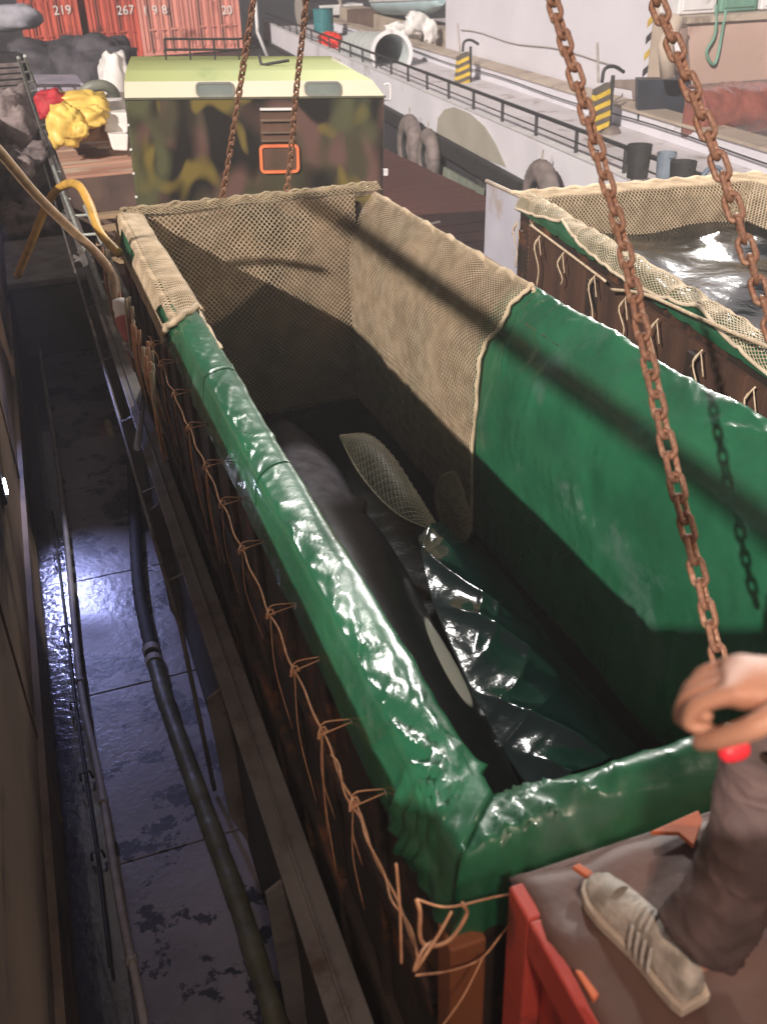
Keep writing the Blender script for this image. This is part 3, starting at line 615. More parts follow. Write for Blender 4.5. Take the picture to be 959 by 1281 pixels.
addnet2(lambda u, v: V((lerp(.05, W2 + .1, u), lerp(.04, -.20, min(1, v / .3)) - .10 * min(1, max(0, v - .26) / .12), 2.43 - 2.4 - .75 * max(0, v - .30) + .012*nz((u*8, v*4, 1)))), 140, 44, .0040, M_NET)
m = MB(); m.tube([(lerp(.0, W2 + .1, k/60), .03 + .01*math.sin(k), .035 + .008*math.cos(k*1.3)) for k in range(61)], .016, 7); obj('border_rope', m, M_NETWHITE, n2, smooth=True, local=True)
addnet2(lambda u, v: V((lerp(W2 - .35, W2 + .12, v), -u * 4.0, .03 - .45 * max(0, .5 - v) + .012*nz((u*8, v*4, 1)))), 180, 30, .0045, M_NET)
r2 = thing('lacing_rope', 'pale slack rope slung along the outside of the second tank', 'rope', (3.45, 5.2, 1.3))
m = MB(); m.tube(path([(3.520, 6.604, 1.434), (3.460, 5.997, 1.408), (3.380, 5.290, 1.384)], 30), .009, 6); obj('main_line', m, M_ROPEP, r2, smooth=True)
m = MB(); m.tube(path([(3.360, 5.186, 1.363), (3.320, 4.768, 1.459), (3.240, 4.155, 1.524), (3.180, 3.749, 1.569), (3.120, 3.362, 1.621)], 40), .010, 6); obj('main_line', m, M_ROPEP, r2, smooth=True)
for (u0, v0, u1, v1, xx) in ():
    pass
random.seed(3)
for k in range(9):
    y = 7.0 - k * .5 + random.uniform(-.05, .05); x = 3.61 - .13 * (7.12 - y) ; L = random.uniform(.08, .38)
    m = MB(); m.tube(path([(x + .01, y, 1.38), (x - .02, y + .03, 1.30), (x + .0, y - .02, 1.24 - L * .4), (x + .005, y + .01, 1.24 - L)], 10), .0055, 5); obj('loose_end', m, M_ROPEP, r2, smooth=True)
    m = MB(); m.tube([(x - .01, y - .06, 1.25), (x + .0, y, 1.37), (x - .01, y + .06, 1.26)], .005, 5); obj('tie_loop', m, M_ROPEP, r2, smooth=True)

# ================================================================ CHAINS
lk = MB(); pts = []
for k in range(20):
    a = 2 * PI * k / 20; x = math.cos(a) * .0178; y = math.sin(a) * .0178 + (.0175 if math.sin(a) > 0 else -.0175); pts.append((x, 0, y))
lk.tube(pts, .0080, 7, closed=True); link_me = mesh('link', lk, M_RUST, True)
def chain(label, ctrl, scale=1.0):
    P = path(ctrl, 400); t = thing('lifting_chain', label, 'chain', P[0], group='lifting chains of the near tank')
    inv = Matrix.Translation(P[0]).inverted(); pitch = .0548 * scale; acc = 0; n = 0
    for i in range(1, len(P)):
        acc += (P[i] - P[i-1]).length
        if acc >= pitch:
            acc -= pitch; d = (P[i] - P[i-1]).normalized(); q = d.to_track_quat('Z', 'Y')
            o = bpy.data.objects.new('link', link_me); C.objects.link(o); o.parent = t; o.matrix_parent_inverse = inv
            tw = .5 + n * .0 + (PI/2 if n % 2 else 0) + random.uniform(-.22, .22)
            o.matrix_basis = Matrix.Translation(P[i]) @ q.to_matrix().to_4x4() @ Matrix.Rotation(tw, 4, 'Z') @ Matrix.Rotation(random.uniform(-.05, .05), 4, 'X') @ Matrix.Scale(scale, 4); n += 1
    return t
chain('rusty chain rising from the near rim beside the hand', [(1.369, 1.420, 1.664), (1.394, 1.850, 2.212), (1.484, 2.300, 2.647), (1.498, 2.750, 3.154), (1.526, 3.000, 3.374)])
chain('rusty chain running off the right edge over the second tank', [(2.080, 2.050, 1.937), (1.971, 2.250, 2.383), (1.882, 2.450, 2.777), (1.844, 2.750, 3.139), (1.822, 2.900, 3.325)], 1.15)
chain('rusty chain at the left in front of the camouflaged cabin', [(1.400, 7.980, 1.494), (1.445, 7.850, 1.715), (1.518, 7.400, 2.349), (1.563, 6.900, 2.934), (1.571, 6.650, 3.186)], 1.05)
chain('rusty chain at the right in front of the camouflaged cabin beside the orange hatch', [(1.958, 7.980, 1.499), (1.993, 7.850, 1.847), (1.981, 7.450, 2.419), (1.952, 7.000, 2.912), (1.912, 6.700, 3.173)], 1.05)

# ================================================================ CAMOUFLAGED CABIN
cb = thing('cabin', 'camouflage painted box cabin with lime green roof behind the near tank', 'cabin', (.87, 9.95, -.35), (0, .045, -.155))
CW, CD, CE = 2.47, 2.3, 2.50
def lc(name, a, b, material, parent=cb, **k):
    m = MB(); m.box(a, b); return obj(name, m, material, parent, local=True, **k)
lc('body', (0, 0, -.52), (CW, CD, CE), M_CAMO, bevel=.02)
m = MB()
sec = [(0, .0, CE + .003), (.06, .09, CE + .135), (.14, .40, CE + .20), (.20, CD/2, CE + .225), (.14, CD - .4, CE + .20), (.06, CD - .1, CE + .135), (0, CD, CE + .003)]
def roofpt(i, x):
    ins, y, z = sec[i]; return V((ins * .15 + x * (CW - ins * 1.9), y, z))
def roofpt_(i, x):   # inset ends follow the roof curve
    ins, y, z = sec[i]; return V((ins * 1.0 + x * (CW - 2 * ins * 1.0), y, z))
for i in range(len(sec) - 1):
    m.cm = 1 if i in (0, 5) else 0
    for a, b in [(q/10, (q+1)/10) for q in range(10)]:
        m.add([roofpt(i, a), roofpt(i, b), roofpt(i+1, b), roofpt(i+1, a)], [(0, 1, 2, 3)])
m.cm = 1
m.add([roofpt(i, 0) for i in range(7)], [tuple(range(7))]); m.add([roofpt(i, 1) for i in range(7)], [tuple(range(7))])
roof = obj('roof', m, [M_ROOF, M_CREAM], cb, local=True, smooth=False)
lc('eave_trim', (-.012, -.012, CE - .012), (CW + .012, .02, CE + .006), mat('eave_trim', (.12, .12, .08), rough=.5, bump=0))
def rrect(cx, cz, w_, h_, r, n=5):
    out = []
    for sx, sz, a0 in ((1, 1, 0), (-1, 1, 90), (-1, -1, 180), (1, -1, 270)):
        for k in range(n + 1):
            a = math.radians(a0 + 90 * k / n); out.append((cx + sx * (w_/2 - r) + r * math.cos(a), cz + sz * (h_/2 - r) + r * math.sin(a)))
    return out
def frame_ring(m, cx, cz, w_, h_, r, t, yf):
    o1, o2 = rrect(cx, cz, w_, h_, r), rrect(cx, cz, w_ - 2*t, h_ - 2*t, max(.01, r - t)); n = len(o1)
    vs = [yf(x, z, 0) for x, z in o1] + [yf(x, z, 0) for x, z in o2] + [yf(x, z, 1) for x, z in o1] + [yf(x, z, 1) for x, z in o2]
    fs = []
    for i in range(n):
        j = (i+1) % n; fs += [(i, j, n+j, n+i), (2*n+i, 3*n+i, 3*n+j, 2*n+j), (i, 2*n+i, 2*n+j, j), (n+i, n+j, 3*n+j, 3*n+i)]
    m.add(vs, fs)
for wx in (.84, 1.87):
    yf = lambda x, z, k: V((x, (z - CE) * .67 - .008 - .014 * k, z))
    m = MB(); frame_ring(m, wx, CE + .068, .36, .125, .045, .018, yf); wf = obj('window', m, M_FRAME, cb, local=True)
    m = MB(); pp = rrect(wx, CE + .068, .325, .10, .035); m.add([yf(x, z, .4) for x, z in pp], [tuple(range(len(pp)))]); obj('pane', m, M_GLASS, wf, local=True)
fy = lambda x, z, k: V((x, -.003 - .028 * k, z))
M_CBROWN = mat('cabin_brown', (.12, .065, .045), (.07, .045, .03), rough=.5, scale=3, bump=.2)
m = MB(); frame_ring(m, 1.42, CE - .56, .39, .27, .05, .028, fy); hf = obj('hatch_frame', m, M_ORANGE, cb, local=True)
m = MB(); pp = rrect(1.42, CE - .56, .36, .24, .04); m.add([fy(x, z, .45) for x, z in pp], [tuple(range(len(pp)))]); obj('hatch_panel', m, M_CBROWN, hf, local=True)
lc('step_recess', (1.25, -.008, CE - .40), (1.56, -.002, CE - .09), M_CBROWN)
for zc in (.10, .20, .31, .385): lc('step', (1.25, -.045, CE - zc - .012), (1.56, -.008, CE - zc + .008), mat('step_metal', (.20, .14, .10), rough=.4, bump=0) if zc > .11 else M_WHITE)
m = MB(); m.tube(path([(CW + .0, .05, CE + .10), (CW + .06, .05, CE + .10), (CW + .07, .05, CE + .0), (CW + .06, .05, CE - .04), (CW, .05, CE - .04)], 12), .01, 6); obj('grab_handle', m, M_WHITE, cb, local=True, smooth=True)
lc('hinge', (CW, .02, 1.75), (CW + .05, .06, 1.81), M_WHITE)
for q in range(9): 
    lc('rivet', (-.006, .02, .5 + q * .22), (.018, -.012, .518 + q * .22), M_WHITE)
m = MB(); m.tube(path([(1.33, .8, CE + .30), (1.35, .75, CE + .22), (1.45, .70, CE + .235), (1.62, .7, CE + .26)], 14), .015, 6); obj('roof_hook', m, M_DARK, cb, local=True, smooth=True)
m = MB()
for zz in (CE + .42, CE + .32): m.tube([(.40, 1.2, zz), (1.15, 1.2, zz), (1.35, 1.6, zz)], .012, 5)
for xx in (.40, .65, .9, 1.15): m.tube([(xx, 1.2, CE + .21), (xx, 1.2, CE + .42)], .01, 5)
obj('roof_rack', m, M_DARK, cb, local=True)

# ================================================================ RED CONTAINERS
def container(label, x0, x1, z0, y, material, num, nx, nz_, spacing=None, seed=0):
    t = thing('shipping_container', label, 'container', ((x0+x1)/2, y, z0)); H_ = 2.6
    def b(name, a, c, mt=material, parent=t, **k):
        m = MB(); m.box(a, c); return obj(name, m, mt, parent, **k)
    b('body', (x0, y + .08, z0), (x1, y + 6, z0 + H_ * 1.0), bevel=.02)
    for xx in (x0, x1 - .14): b('corner_post', (xx, y - .03, z0), (xx + .14, y + .08, z0 + H_))
    b('sill', (x0 + .14, y - .02, z0), (x1 - .14, y + .08, z0 + .14)); b('header', (x0 + .14, y - .02, z0 + H_ - .14), (x1 - .14, y + .08, z0 + H_))
    xm = (x0 + x1) / 2
    for a, c in ((x0 + .16, xm - .01), (xm + .01, x1 - .16)):
        d = b('door', (a, y + .02, z0 + .16), (c, y + .078, z0 + H_ - .16))
        wd = (c - a) / 4
        for k in range(4): b('door_rib', (a + k*wd + .05, y - .03, z0 + .24), (a + k*wd + wd - .07, y + .018, z0 + H_ - .24), parent=d, bevel=.015)
        for k in (.28, .72):
            m = MB(); m.tube([(lerp(a, c, k), y - .06, z0 + .1), (lerp(a, c, k), y - .06, z0 + H_ - .1)], .025, 6); r = obj('lock_rod', m, M_DARK if k < .5 else material, d)
            b('lock_handle', (lerp(a, c, k) - .02, y - .085, z0 + 1.0), (lerp(a, c, k) + .22, y - .06, z0 + 1.06), parent=d)
    if ' ' in num:
        for q, ch in enumerate(num.split()): text(ch, .50, (nx + (q - 1) * .42, y - .095, nz_), (PI/2, 0, 0), M_LETTER, t, 'number_marking', .004)
    else: text(num, .50, (nx, y - .095, nz_), (PI/2, 0, 0), M_LETTER, t, 'number_marking', .004)
container('bright red container numbered 219, leftmost in the row', 1.07, 3.38, -.62, 48, M_CRED, '219', (2.716, 48.000, 1.352)[0], (2.716, 48.000, 1.352)[2])
container('bright red container numbered 267, second in the row', 3.72, 5.84, -.60, 48.05, M_CRED, '267', (5.348, 48.000, 1.232)[0], (5.348, 48.000, 1.232)[2])
container('faded pink red container numbered 198 in the row behind the cabin', 5.87, 8.05, -.60, 47.9, M_CPINK, '1 9 8', (6.582, 48.000, 1.176)[0], (6.582, 48.000, 1.176)[2])
container('faded pink red container numbered 20, rightmost in the row', 8.08, 10.35, -.58, 47.95, M_CPINK, '20', (9.764, 48.000, 1.031)[0], (9.764, 48.000, 1.031)[2])

# dark stern deck carrying the containers
m = MB(); m.box((-12, 28.1, -1.9), (12.5, 70, -.64)); struct('aft_deck', m, M_DARK)
# leaning white hose / mast stay behind the chain
m = MB(); m.tube([(6.966, 30.000, 2.497), (6.939, 30.000, 1.297), (7.236, 30.000, 0.446)], .05, 6); tag(obj('mooring_pole', m, M_WHITE, None, smooth=True), 'thin white pole leaning beside the pink container behind the cabin', 'pole')

# ================================================================ MOORED SHIP (right)
SD = V((*(-0.1059, -0.9944), 0)); SN = V((-SD.y, SD.x, 0)); SP0 = V((*(9.809, 27.602), 0))
if SN.x < 0: SN = -SN
def sp_(s, off, z): return SP0 + SD * s + SN * off + V((0, 0, z))
def so_(p): q = V(p) - SP0; return q.dot(SD), q.dot(SN), q.z
def hexs(m, s0, s1, o0, o1, z0, z1):
    m.hexa([sp_(s0, o0, z0), sp_(s1, o0, z0), sp_(s1, o1, z0), sp_(s0, o1, z0)], [sp_(s0, o0, z1), sp_(s1, o0, z1), sp_(s1, o1, z1), sp_(s0, o1, z1)])
ship = thing('moored_ship', 'pale grey ship moored along the right with a black rail', 'ship', sp_(4, 3, -2.6))
def sb(name, s0, s1, o0, o1, z0, z1, mt, parent=ship, **k):
    m = MB(); hexs(m, s0, s1, o0, o1, z0, z1); return obj(name, m, mt, parent, **k)
sb('hull', -25, 26, .0, 12, -2.8, -.62, mat('dark_lower_hull', (.05, .05, .055), (.03, .03, .033), rough=.6, scale=1.5, bump=.3, dirt=(.15, .15, .14), damt=.3))
sb('bulwark', -25, 26, -.02, .08, -.60, .28, M_HULL, bevel=.01)
sb('bulwark_cap', -25, 26, -.05, .11, .282, .31, M_WHITE)
sb('rubbing_band', -25, 26, -.20, -.022, -.86, -.50, M_BLACK, bevel=.03)
sb('deck', -25, 26, .085, 12, -.2, .0, mat('ship_deck_paint', (.66, .63, .66), (.55, .53, .55), rough=.7, scale=.8, bump=.2, dirt=(.28, .22, .2), damt=.3))
for s in [k * 1.75 - 20 for k in range(26)]:
    m = MB(); m.tube([sp_(s, .03, .3), sp_(s, .03, .66)], .030, 6); obj('rail_post', m, M_DARK, ship)
    m = MB(); m.hexa([sp_(s, .11, 0.002), sp_(s + .03, .11, 0.002), sp_(s + .03, .30, 0.002), sp_(s, .30, 0.002)], [sp_(s, .082, .27), sp_(s + .03, .082, .27), sp_(s + .03, .12, .27), sp_(s, .12, .27)]); obj('bulwark_stay', m, M_HULL, ship)
m = MB(); m.tube([sp_(s, .03, .67) for s in range(-24, 26, 2)], .034, 6); obj('rail', m, M_DARK, ship)
m = MB(); m.tube([sp_(s, .03, .47) for s in range(-24, 26, 2)], .014, 5); obj('rail_wire', m, M_DARK, ship)
m = MB(); n_ = V(SN) * -.006
def poly_on(name, pts, mt, th=.012, off=-.03):
    m = MB(); m.prism([V(p) for p in pts], SN * -th); return obj(name, m, mt, ship)
poly_on('primer_patch', [(9.196, 22.132, -0.582), (9.182, 22.000, -0.177), (9.128, 21.496, 0.077), (9.052, 20.780, 0.216), (8.934, 19.670, 0.229), (8.835, 18.744, 0.108), (8.762, 18.056, -0.120), (8.696, 17.434, -0.446), (8.863, 19.002, -0.519), (9.101, 21.242, -0.620)], M_PATCH)
poly_on('stained_plate', [(9.192, 22.374, -1.159), (8.787, 18.576, -1.074), (8.809, 18.785, -1.756), (9.223, 22.665, -1.964)], M_STAIN, .05)
poly_on('rust_patch', [(8.601, 16.451, -1.034), (8.461, 15.139, -0.746), (8.350, 14.091, -0.881), (8.618, 16.606, -1.487)], M_BEIGE, .012)
sb('coaming', -25, 26, 2.7, 3.2, .003, .34, M_HOUSE, bevel=.01)
sb('coaming_cap', -25, 26, 2.64, 3.24, .345, .40, M_BEIGE, bevel=.01)
hs0 = so_((13.590, 31.949, 0.378))[0]; hs1 = so_((12.113, 18.079, 0.289))[0]
sb('deckhouse_wall', hs0, hs1, 3.3, 9, .003, 8.5, M_HOUSE)
sb('corner_strip', hs1 + .002, hs1 + .06, 3.28, 3.7, .41, 8.4, M_BEIGE)
for q in range(9):
    z = .55 + q * .30
    m = MB(); m.hexa([sp_(hs1 - .22, 3.285, z), sp_(hs1, 3.285, z + .12), sp_(hs1, 3.298, z + .12), sp_(hs1 - .22, 3.298, z)], [sp_(hs1 - .22, 3.285, z + .13), sp_(hs1, 3.285, z + .25), sp_(hs1, 3.298, z + .25), sp_(hs1 - .22, 3.298, z + .13)]); obj('hazard_stripe', m, M_YEL if q % 2 == 0 else M_DARK, ship)
# peeled dark patch on the deckhouse foot
poly_on('peeled_patch', [(12.298, 20.099, 0.451), (12.247, 19.620, 0.662), (12.112, 18.351, 0.804), (12.026, 17.544, 0.696), (12.061, 17.869, 0.512), (12.076, 18.015, 0.253), (12.129, 18.513, 0.252), (12.145, 18.657, 0.575), (12.232, 19.479, 0.549), (12.261, 19.750, 0.327)], mat('bare_primer', (.30, .24, .22), (.22, .17, .15), rough=.8, scale=3, bump=.4), .01)
m = MB(); m.tube([sp_(s, 3.26, 1.0 - .05 * math.sin(s)) for s in range(int(hs0) + 1, int(hs1))], .014, 5); obj('wall_cable', m, M_GREY, ship)
m = MB(); m.tube([sp_(s, 2.6, .22 + .03 * math.sin(s * .7)) for s in range(-18, 24)], .016, 5); obj('coaming_cable', m, M_DARK, ship)
# forward part: beige ledge and clutter
sb('forward_ledge', -25, hs0 - .05, 3.9, 5.0, .002, .75, M_BEIGE)
# pale round steel tube on the deck
tb = thing('steel_tube', 'big pale grey open steel tube lying on the ship deck behind the rail', 'tube', sp_(2, 1.5, 0))
a, b_ = V((12.000, 36.370, 0.117)), V((11.460, 31.300, 0.383)); ax = (b_ - a).normalized(); ex = ax.cross(V((0,0,1))).normalized(); ez = ex.cross(ax)
def ring(c, r): return [c + r * (math.cos(2*PI*k/40) * ex + math.sin(2*PI*k/40) * ez) for k in range(40)]
def shell(m, c0, c1, r0, r1):
    vs = ring(c0, r0) + ring(c1, r0) + ring(c1, r1) + ring(c0, r1); fs = []
    for q in range(4):
        for k in range(40): fs.append((q*40+k, q*40+(k+1)%40, ((q+1)%4)*40+(k+1)%40, ((q+1)%4)*40+k))
    m.add(vs, fs)
m = MB(); shell(m, a, b_, .60, .56); obj('tube_shell', m, mat('galvanised_tube', (.62, .68, .68), (.5, .56, .57), rough=.45, scale=2, bump=.2, dirt=(.4,.42,.42), damt=.2), tb, smooth=False)
m = MB(); shell(m, b_, b_ + ax * .10, .68, .56); obj('flange', m, M_WHITE, tb)
for k in range(6):
    c = a.lerp(b_, .1 + k * .15); m = MB(); shell(m, c, c + ax * .04, .612, .59); obj('hoop', m, M_GREY, tb)
m = MB(); shell(m, a - ax*.02, a, .60, .02); obj('tube_end', m, M_LIFEB, tb)
def blob(m, c, r, sc=(1, 1, 1), n=14, amp=.25, fr=1.6, seed=0):
    c = V(c)
    def f(u, v):
        th = PI * u; ph = 2 * PI * v; d = V((math.sin(th) * math.cos(ph), math.sin(th) * math.sin(ph), math.cos(th)))
        k = 1 + amp * nz(d * fr + V((seed, seed, 0))) + amp * .4 * nz(d * fr * 3 + V((seed, 0, 0)))
        e = V([math.copysign(abs(q) ** .75, q) for q in d])
        return c + V((e.x * sc[0], e.y * sc[1], e.z * sc[2])) * r * k
    m.grid(f, n, n * 2, closed_v=True)
def heap(name, label, cat, c, r, sc, mt, amp=.25, fr=1.6, seed=0, n=20):
    m = MB(); blob(m, c, r, sc, n, amp, fr, seed); return tag(obj(name, m, mt, None, smooth=True), label, cat)
heap('plastic_basket_cover', 'crumpled bright red plastic sheet behind the rail beside the pale tube', 'plastic sheet', (11.972, 39.420, 0.076), .55, (.8, 1.2, .75), M_REDP, .35, 2.5, 3)
# teal drum
dr = thing('drum', 'teal drum standing on the ship deck beyond the red sheet', 'drum', (13.054, 43.915, 0.340))
p = V((13.054, 43.915, 0.340)); m = MB(); m.tube([p + V((0,0,-.1)), p + V((0,0,.75))], .42, 20); obj('drum_body', m, M_TEAL, dr)
for zz in (.0, .3, .74): m = MB(); m.tube([p + V((0,0,zz)), p + V((0,0,zz + .03))], .44, 20); obj('hoop', m, M_TEAL, dr)
for i, (u, v, sx, sz) in enumerate(((498, 36, 1.2, .5), (520, 30, .9, .9), (538, 40, .6, .9), (512, 44, .9, .5))):
    q = [(14.379, 38.408, 0.561), (14.110, 35.881, 0.861), (13.914, 34.042, 0.715), (14.067, 36.422, 0.472)][i]
    o = heap('white_bag', ['wide white bag lying lowest beside the forward ledge', 'upright crumpled white bag in the middle of the bag heap', 'tall white bag nearest the deckhouse corner', 'small flat white bag in front of the other white bags'][i], 'bag', q, .42, (sx, .6, sz), M_SACK, .4, 2.2, i * 5, 14); o['group'] = 'white bags beside the deckhouse'
# lifeboat shape at the top
lb = thing('workboat', 'pale blue workboat hull stored at the top beside the deckhouse', 'boat', (15.613, 40.553, 1.275))
a0, a1 = V((16.237, 46.410, 1.022)), V((14.446, 34.320, 1.557))
m = MB()
def boat(u, v):
    c = a0.lerp(a1, u); wd = .75 * (1 - abs(2*u - 1) ** 3 * .8); an = PI * v; d = (a1 - a0).normalized().cross(V((0,0,1)))
    return c + d * wd * math.cos(an) + V((0, 0, -.55 * math.sin(an) * (1 - abs(2*u - 1) ** 4 * .6) + .15))
m.grid(boat, 24, 12); obj('hull', m, M_LIFEB, lb, smooth=True, solid=.03)
m = MB(); m.tube([boat(k/24, 0) for k in range(25)], .05, 6); m.tube([boat(k/24, 1) for k in range(25)], .05, 6); obj('gunwale', m, M_WHITE, lb, smooth=True)
p0 = V((15.921, 45.340, 0.630)); m = MB(); m.box(p0 - V((1.1, .8, .5)), p0 + V((1.1, .8, .28))); tag(obj('wooden_crate', m, mat('dark_brown_crate', (.14, .09, .07), rough=.8), None, bevel=.03), 'dark brown crate under the pale blue boat', 'crate')
p0 = V((16.770, 53.305, 0.693)); m = MB(); m.box(p0 - V((1.3, .8, .35)), p0 + V((1.0, .8, .12))); tag(obj('white_box', m, M_WHITE, None, bevel=.03), 'low white box behind the dark crate on the ship', 'box')
wn = thing('deck_winch', 'dark deck winch on the ship beyond the teal drum', 'winch', (15.540, 53.087, 0.611))
p0 = V((15.540, 53.087, 0.611)); m = MB(); m.tube([p0 + V((-1.0, 0, 0)), p0 + V((1.0, 0, 0))], .45, 16); obj('drum_body', m, M_DARK, wn)
for sx in (-1.05, 1.0): m = MB(); m.tube([p0 + V((sx, 0, 0)), p0 + V((sx + .06, 0, 0))], .7, 20); obj('flange', m, M_GREY, wn)
m = MB(); m.box(p0 + V((-1.3, -.5, -1.2)), p0 + V((1.3, .5, -.72))); obj('base', m, M_DARK, wn)
# tyres as fenders
def tyre(label, c, R_, r_, ang=0):
    t = thing('tyre_fender', label, 'tyre', c, group='tyre fenders on the moored ship'); c = V(c); f = SN * -1
    ex, ez_ = SD, V((0, 0, 1))
    m = MB()
    def tor(u, v):
        a, b = 2*PI*u, 2*PI*v; rr = R_ - r_ + r_ * math.cos(b) * .95; k = 1 + (.03 if int(u * 60) % 2 else 0) * (math.cos(b) > .5)
        return c + (ex * math.cos(a) + ez_ * math.sin(a)) * rr * k + f * r_ * .8 * math.sin(b)
    m.grid(tor, 60, 14, closed_v=True); obj('tread', m, mat('worn_tyre', (.22, .18, .17), (.13, .11, .105), rough=.8, scale=6, bump=.5), t, smooth=True)
    m = MB(); m.tube([c + (ex * math.cos(a) + ez_ * math.sin(a)) * (R_ - r_ * 1.7) + f * r_*.3 for a in [2*PI*q/30 for q in range(30)]], r_ * .30, 6, closed=True); obj('bead', m, M_BLACK, t, smooth=True)
    m = MB(); m.tube([c + ez_ * (R_ - .1) + f * .02, c + ez_ * (R_ + .15) + f * .0], .018, 5); obj('hanging_rope', m, M_GREY, t)
tyre('worn tyre fender hanging on the hull beside the cabin', (8.910, 23.125, -0.957), .75, .24)
tyre('dark tyre fender half hidden right behind the worn one', (8.847, 21.779, -0.960), .62, .20)
tyre('tyre fender just above the far end of the second tank', (8.043, 14.797, -0.419), .60, .20)
# striped hook blocks
def hookblock(label, p, s, ball):
    p = V(p); t = thing('hook_block', label, 'hook block', p); M_B = mat('worn_black_paint', (.13, .11, .09), rough=.6, bump=.1)
    ex = V((1, 0, 0)); n = 8
    for k in range(n):
        z0, z1 = k / n, (k + 1) / n; w0 = .26 - .10 * abs(z0 - .25); w1 = .26 - .10 * abs(z1 - .25); sl_ = .14
        m = MB(); lo = [p + V((-w0, -.1, (z0 - sl_) )) * s, p + V((w0, -.1, z0)) * s, p + V((w0, .1, z0)) * s, p + V((-w0, .1, z0 - sl_)) * s]
        hi = [p + V((-w1, -.1, (z1 - sl_) - .006)) * s, p + V((w1, -.1, z1 - .006)) * s, p + V((w1, .1, z1 - .006)) * s, p + V((-w1, .1, z1 - sl_ - .006)) * s]
        m.hexa(lo, hi); obj('stripe_plate', m, M_YEL if k % 2 == 0 else M_B, t)
    m = MB(); m.tube([p + V((.3, 0, -.1)) * s, p + V((.3, 0, 1.15)) * s], .05 * s, 8); obj('side_bar', m, M_DARK, t)
    m = MB(); m.tube(path([p + V((.0, 0, 1.0)) * s, p + V((.05, 0, 1.3)) * s, p + V((.3, 0, 1.35)) * s, p + V((.6, 0, 1.2)) * s], 12), .045 * s, 7); obj('hook', m, M_DARK, t, smooth=True)
    m = MB(); m.tube([p + V((-.1, 0, 1.0)) * s, p + V((-.15, .1, 1.9)) * s], .03 * s, 6); obj('shackle_pin', m, M_GREY, t)
    if ball:
        m = MB(); blob(m, p + V((.34, -.05, -.25)) * s, .24 * s, (1, 1, 1), 14, .03); obj('weight_ball', m, mat('grey_iron', (.22, .18, .16), rough=.6), t, smooth=True)
hookblock('small yellow striped hook block by the deckhouse wall left of centre', (11.678, 26.272, -0.004), .78, False)
hookblock('larger yellow and black striped hook block with iron ball behind the near chain', (10.631, 17.381, 0.146), .78, True)
# buckets on the rail
def bucket(label, p, r, h, mt):
    t = thing('bucket', label, 'bucket', p, group='buckets on the rail of the moored ship'); p = V(p); m = MB()
    vs = [p + V((math.cos(a) * rr, math.sin(a) * rr, z)) for rr, z in ((r*.85, 0), (r, h), (r*.93, h), (r*.78, .03)) for a in [2*PI*k/18 for k in range(18)]]
    fs = [(q*18+k, q*18+(k+1)%18, (q+1)*18+(k+1)%18, (q+1)*18+k) for q in range(3) for k in range(18)] + [tuple(range(18))[::-1], tuple(54+k for k in range(18))]
    m.add(vs, fs); obj('pail', m, mt, t, smooth=False)
    m = MB(); m.tube(path([p + V((-r, 0, h)), p + V((0, -r * 1.05, h - .06)), p + V((r, 0, h))], 10), .008, 5); obj('bail', m, M_DARK, t, smooth=True)
bucket('black bucket on the ship rail, leftmost of the buckets', (8.027, 12.004, 0.391), .17, .44, M_BLACK)
bucket('grey blue bucket on the ship rail between two black ones', (7.946, 11.243, 0.494), .13, .36, mat('grey_blue_plastic', (.20, .25, .31), rough=.5))
bucket('wider black bucket on the ship rail beside the grey blue one', (7.899, 10.802, 0.518), .17, .30, M_BLACK)
m = MB(); p0 = V((7.847, 10.121, 0.706)); m.tube([p0 + V((.16*math.cos(a), 0, .16*math.sin(a))) for a in [2*PI*k/20 for k in range(20)]], .03, 6, closed=True); m.tube([p0 + V((-.15,0,0)), p0 + V((.15,0,0))], .02, 5); m.tube([p0 + V((0,0,-.3)), p0 + V((0,0,.15))], .025, 5)
tag(obj('valve_wheel', m, mat('blue_grey_valve', (.14, .18, .24), rough=.5), None, smooth=True), 'dark blue grey valve wheel at the rail above the second tank', 'valve')
# pink deck box, dark gap, wrapped bundle, green and white gear at top right
db = thing('deck_cabin', 'pinkish beige deck cabin on the ship at the top right', 'cabin', (12.5, 17, .3))
A0, A1, A2, A3 = V((12.132, 17.000, 1.875)), V((15.869, 17.000, 1.861)), V((16.161, 17.000, 0.770)), V((12.385, 17.000, 0.812))
m = MB(); m.hexa([A3, A2, A2 + V((.6, 1, 0)), A3 + V((.5, 1, 0))], [A0, A1, A1 + V((.6, 1, 0)), A0 + V((.5, 1, 0))]); obj('cabin_wall', m, mat('pink_beige_paint', (.55, .40, .34), (.47, .33, .28), rough=.6, scale=.8, bump=.15, dirt=(.40, .27, .22), damt=.2), db)
m = MB(); m.hexa([A0 + V((-.08, -.08, .01)), A1 + V((0, -.08, .01)), A1 + V((.6, 1, .01)), A0 + V((.4, 1, .01))], [A0 + V((-.08, -.08, .12)), A1 + V((0, -.08, .12)), A1 + V((.6, 1, .12)), A0 + V((.4, 1, .12))]); obj('cap_beam', m, M_BEIGE, db)
m = MB(); m.tube(path([A0 + V((.55, -.06, .3)), A0 + V((.6, -.07, -.2)), A0 + V((.45, -.08, -.5)), A0 + V((.7, -.07, -.7)), A0 + V((.78, -.06, .2))], 20), .03, 6); obj('hanging_hose', m, M_GREEN, db, smooth=True)
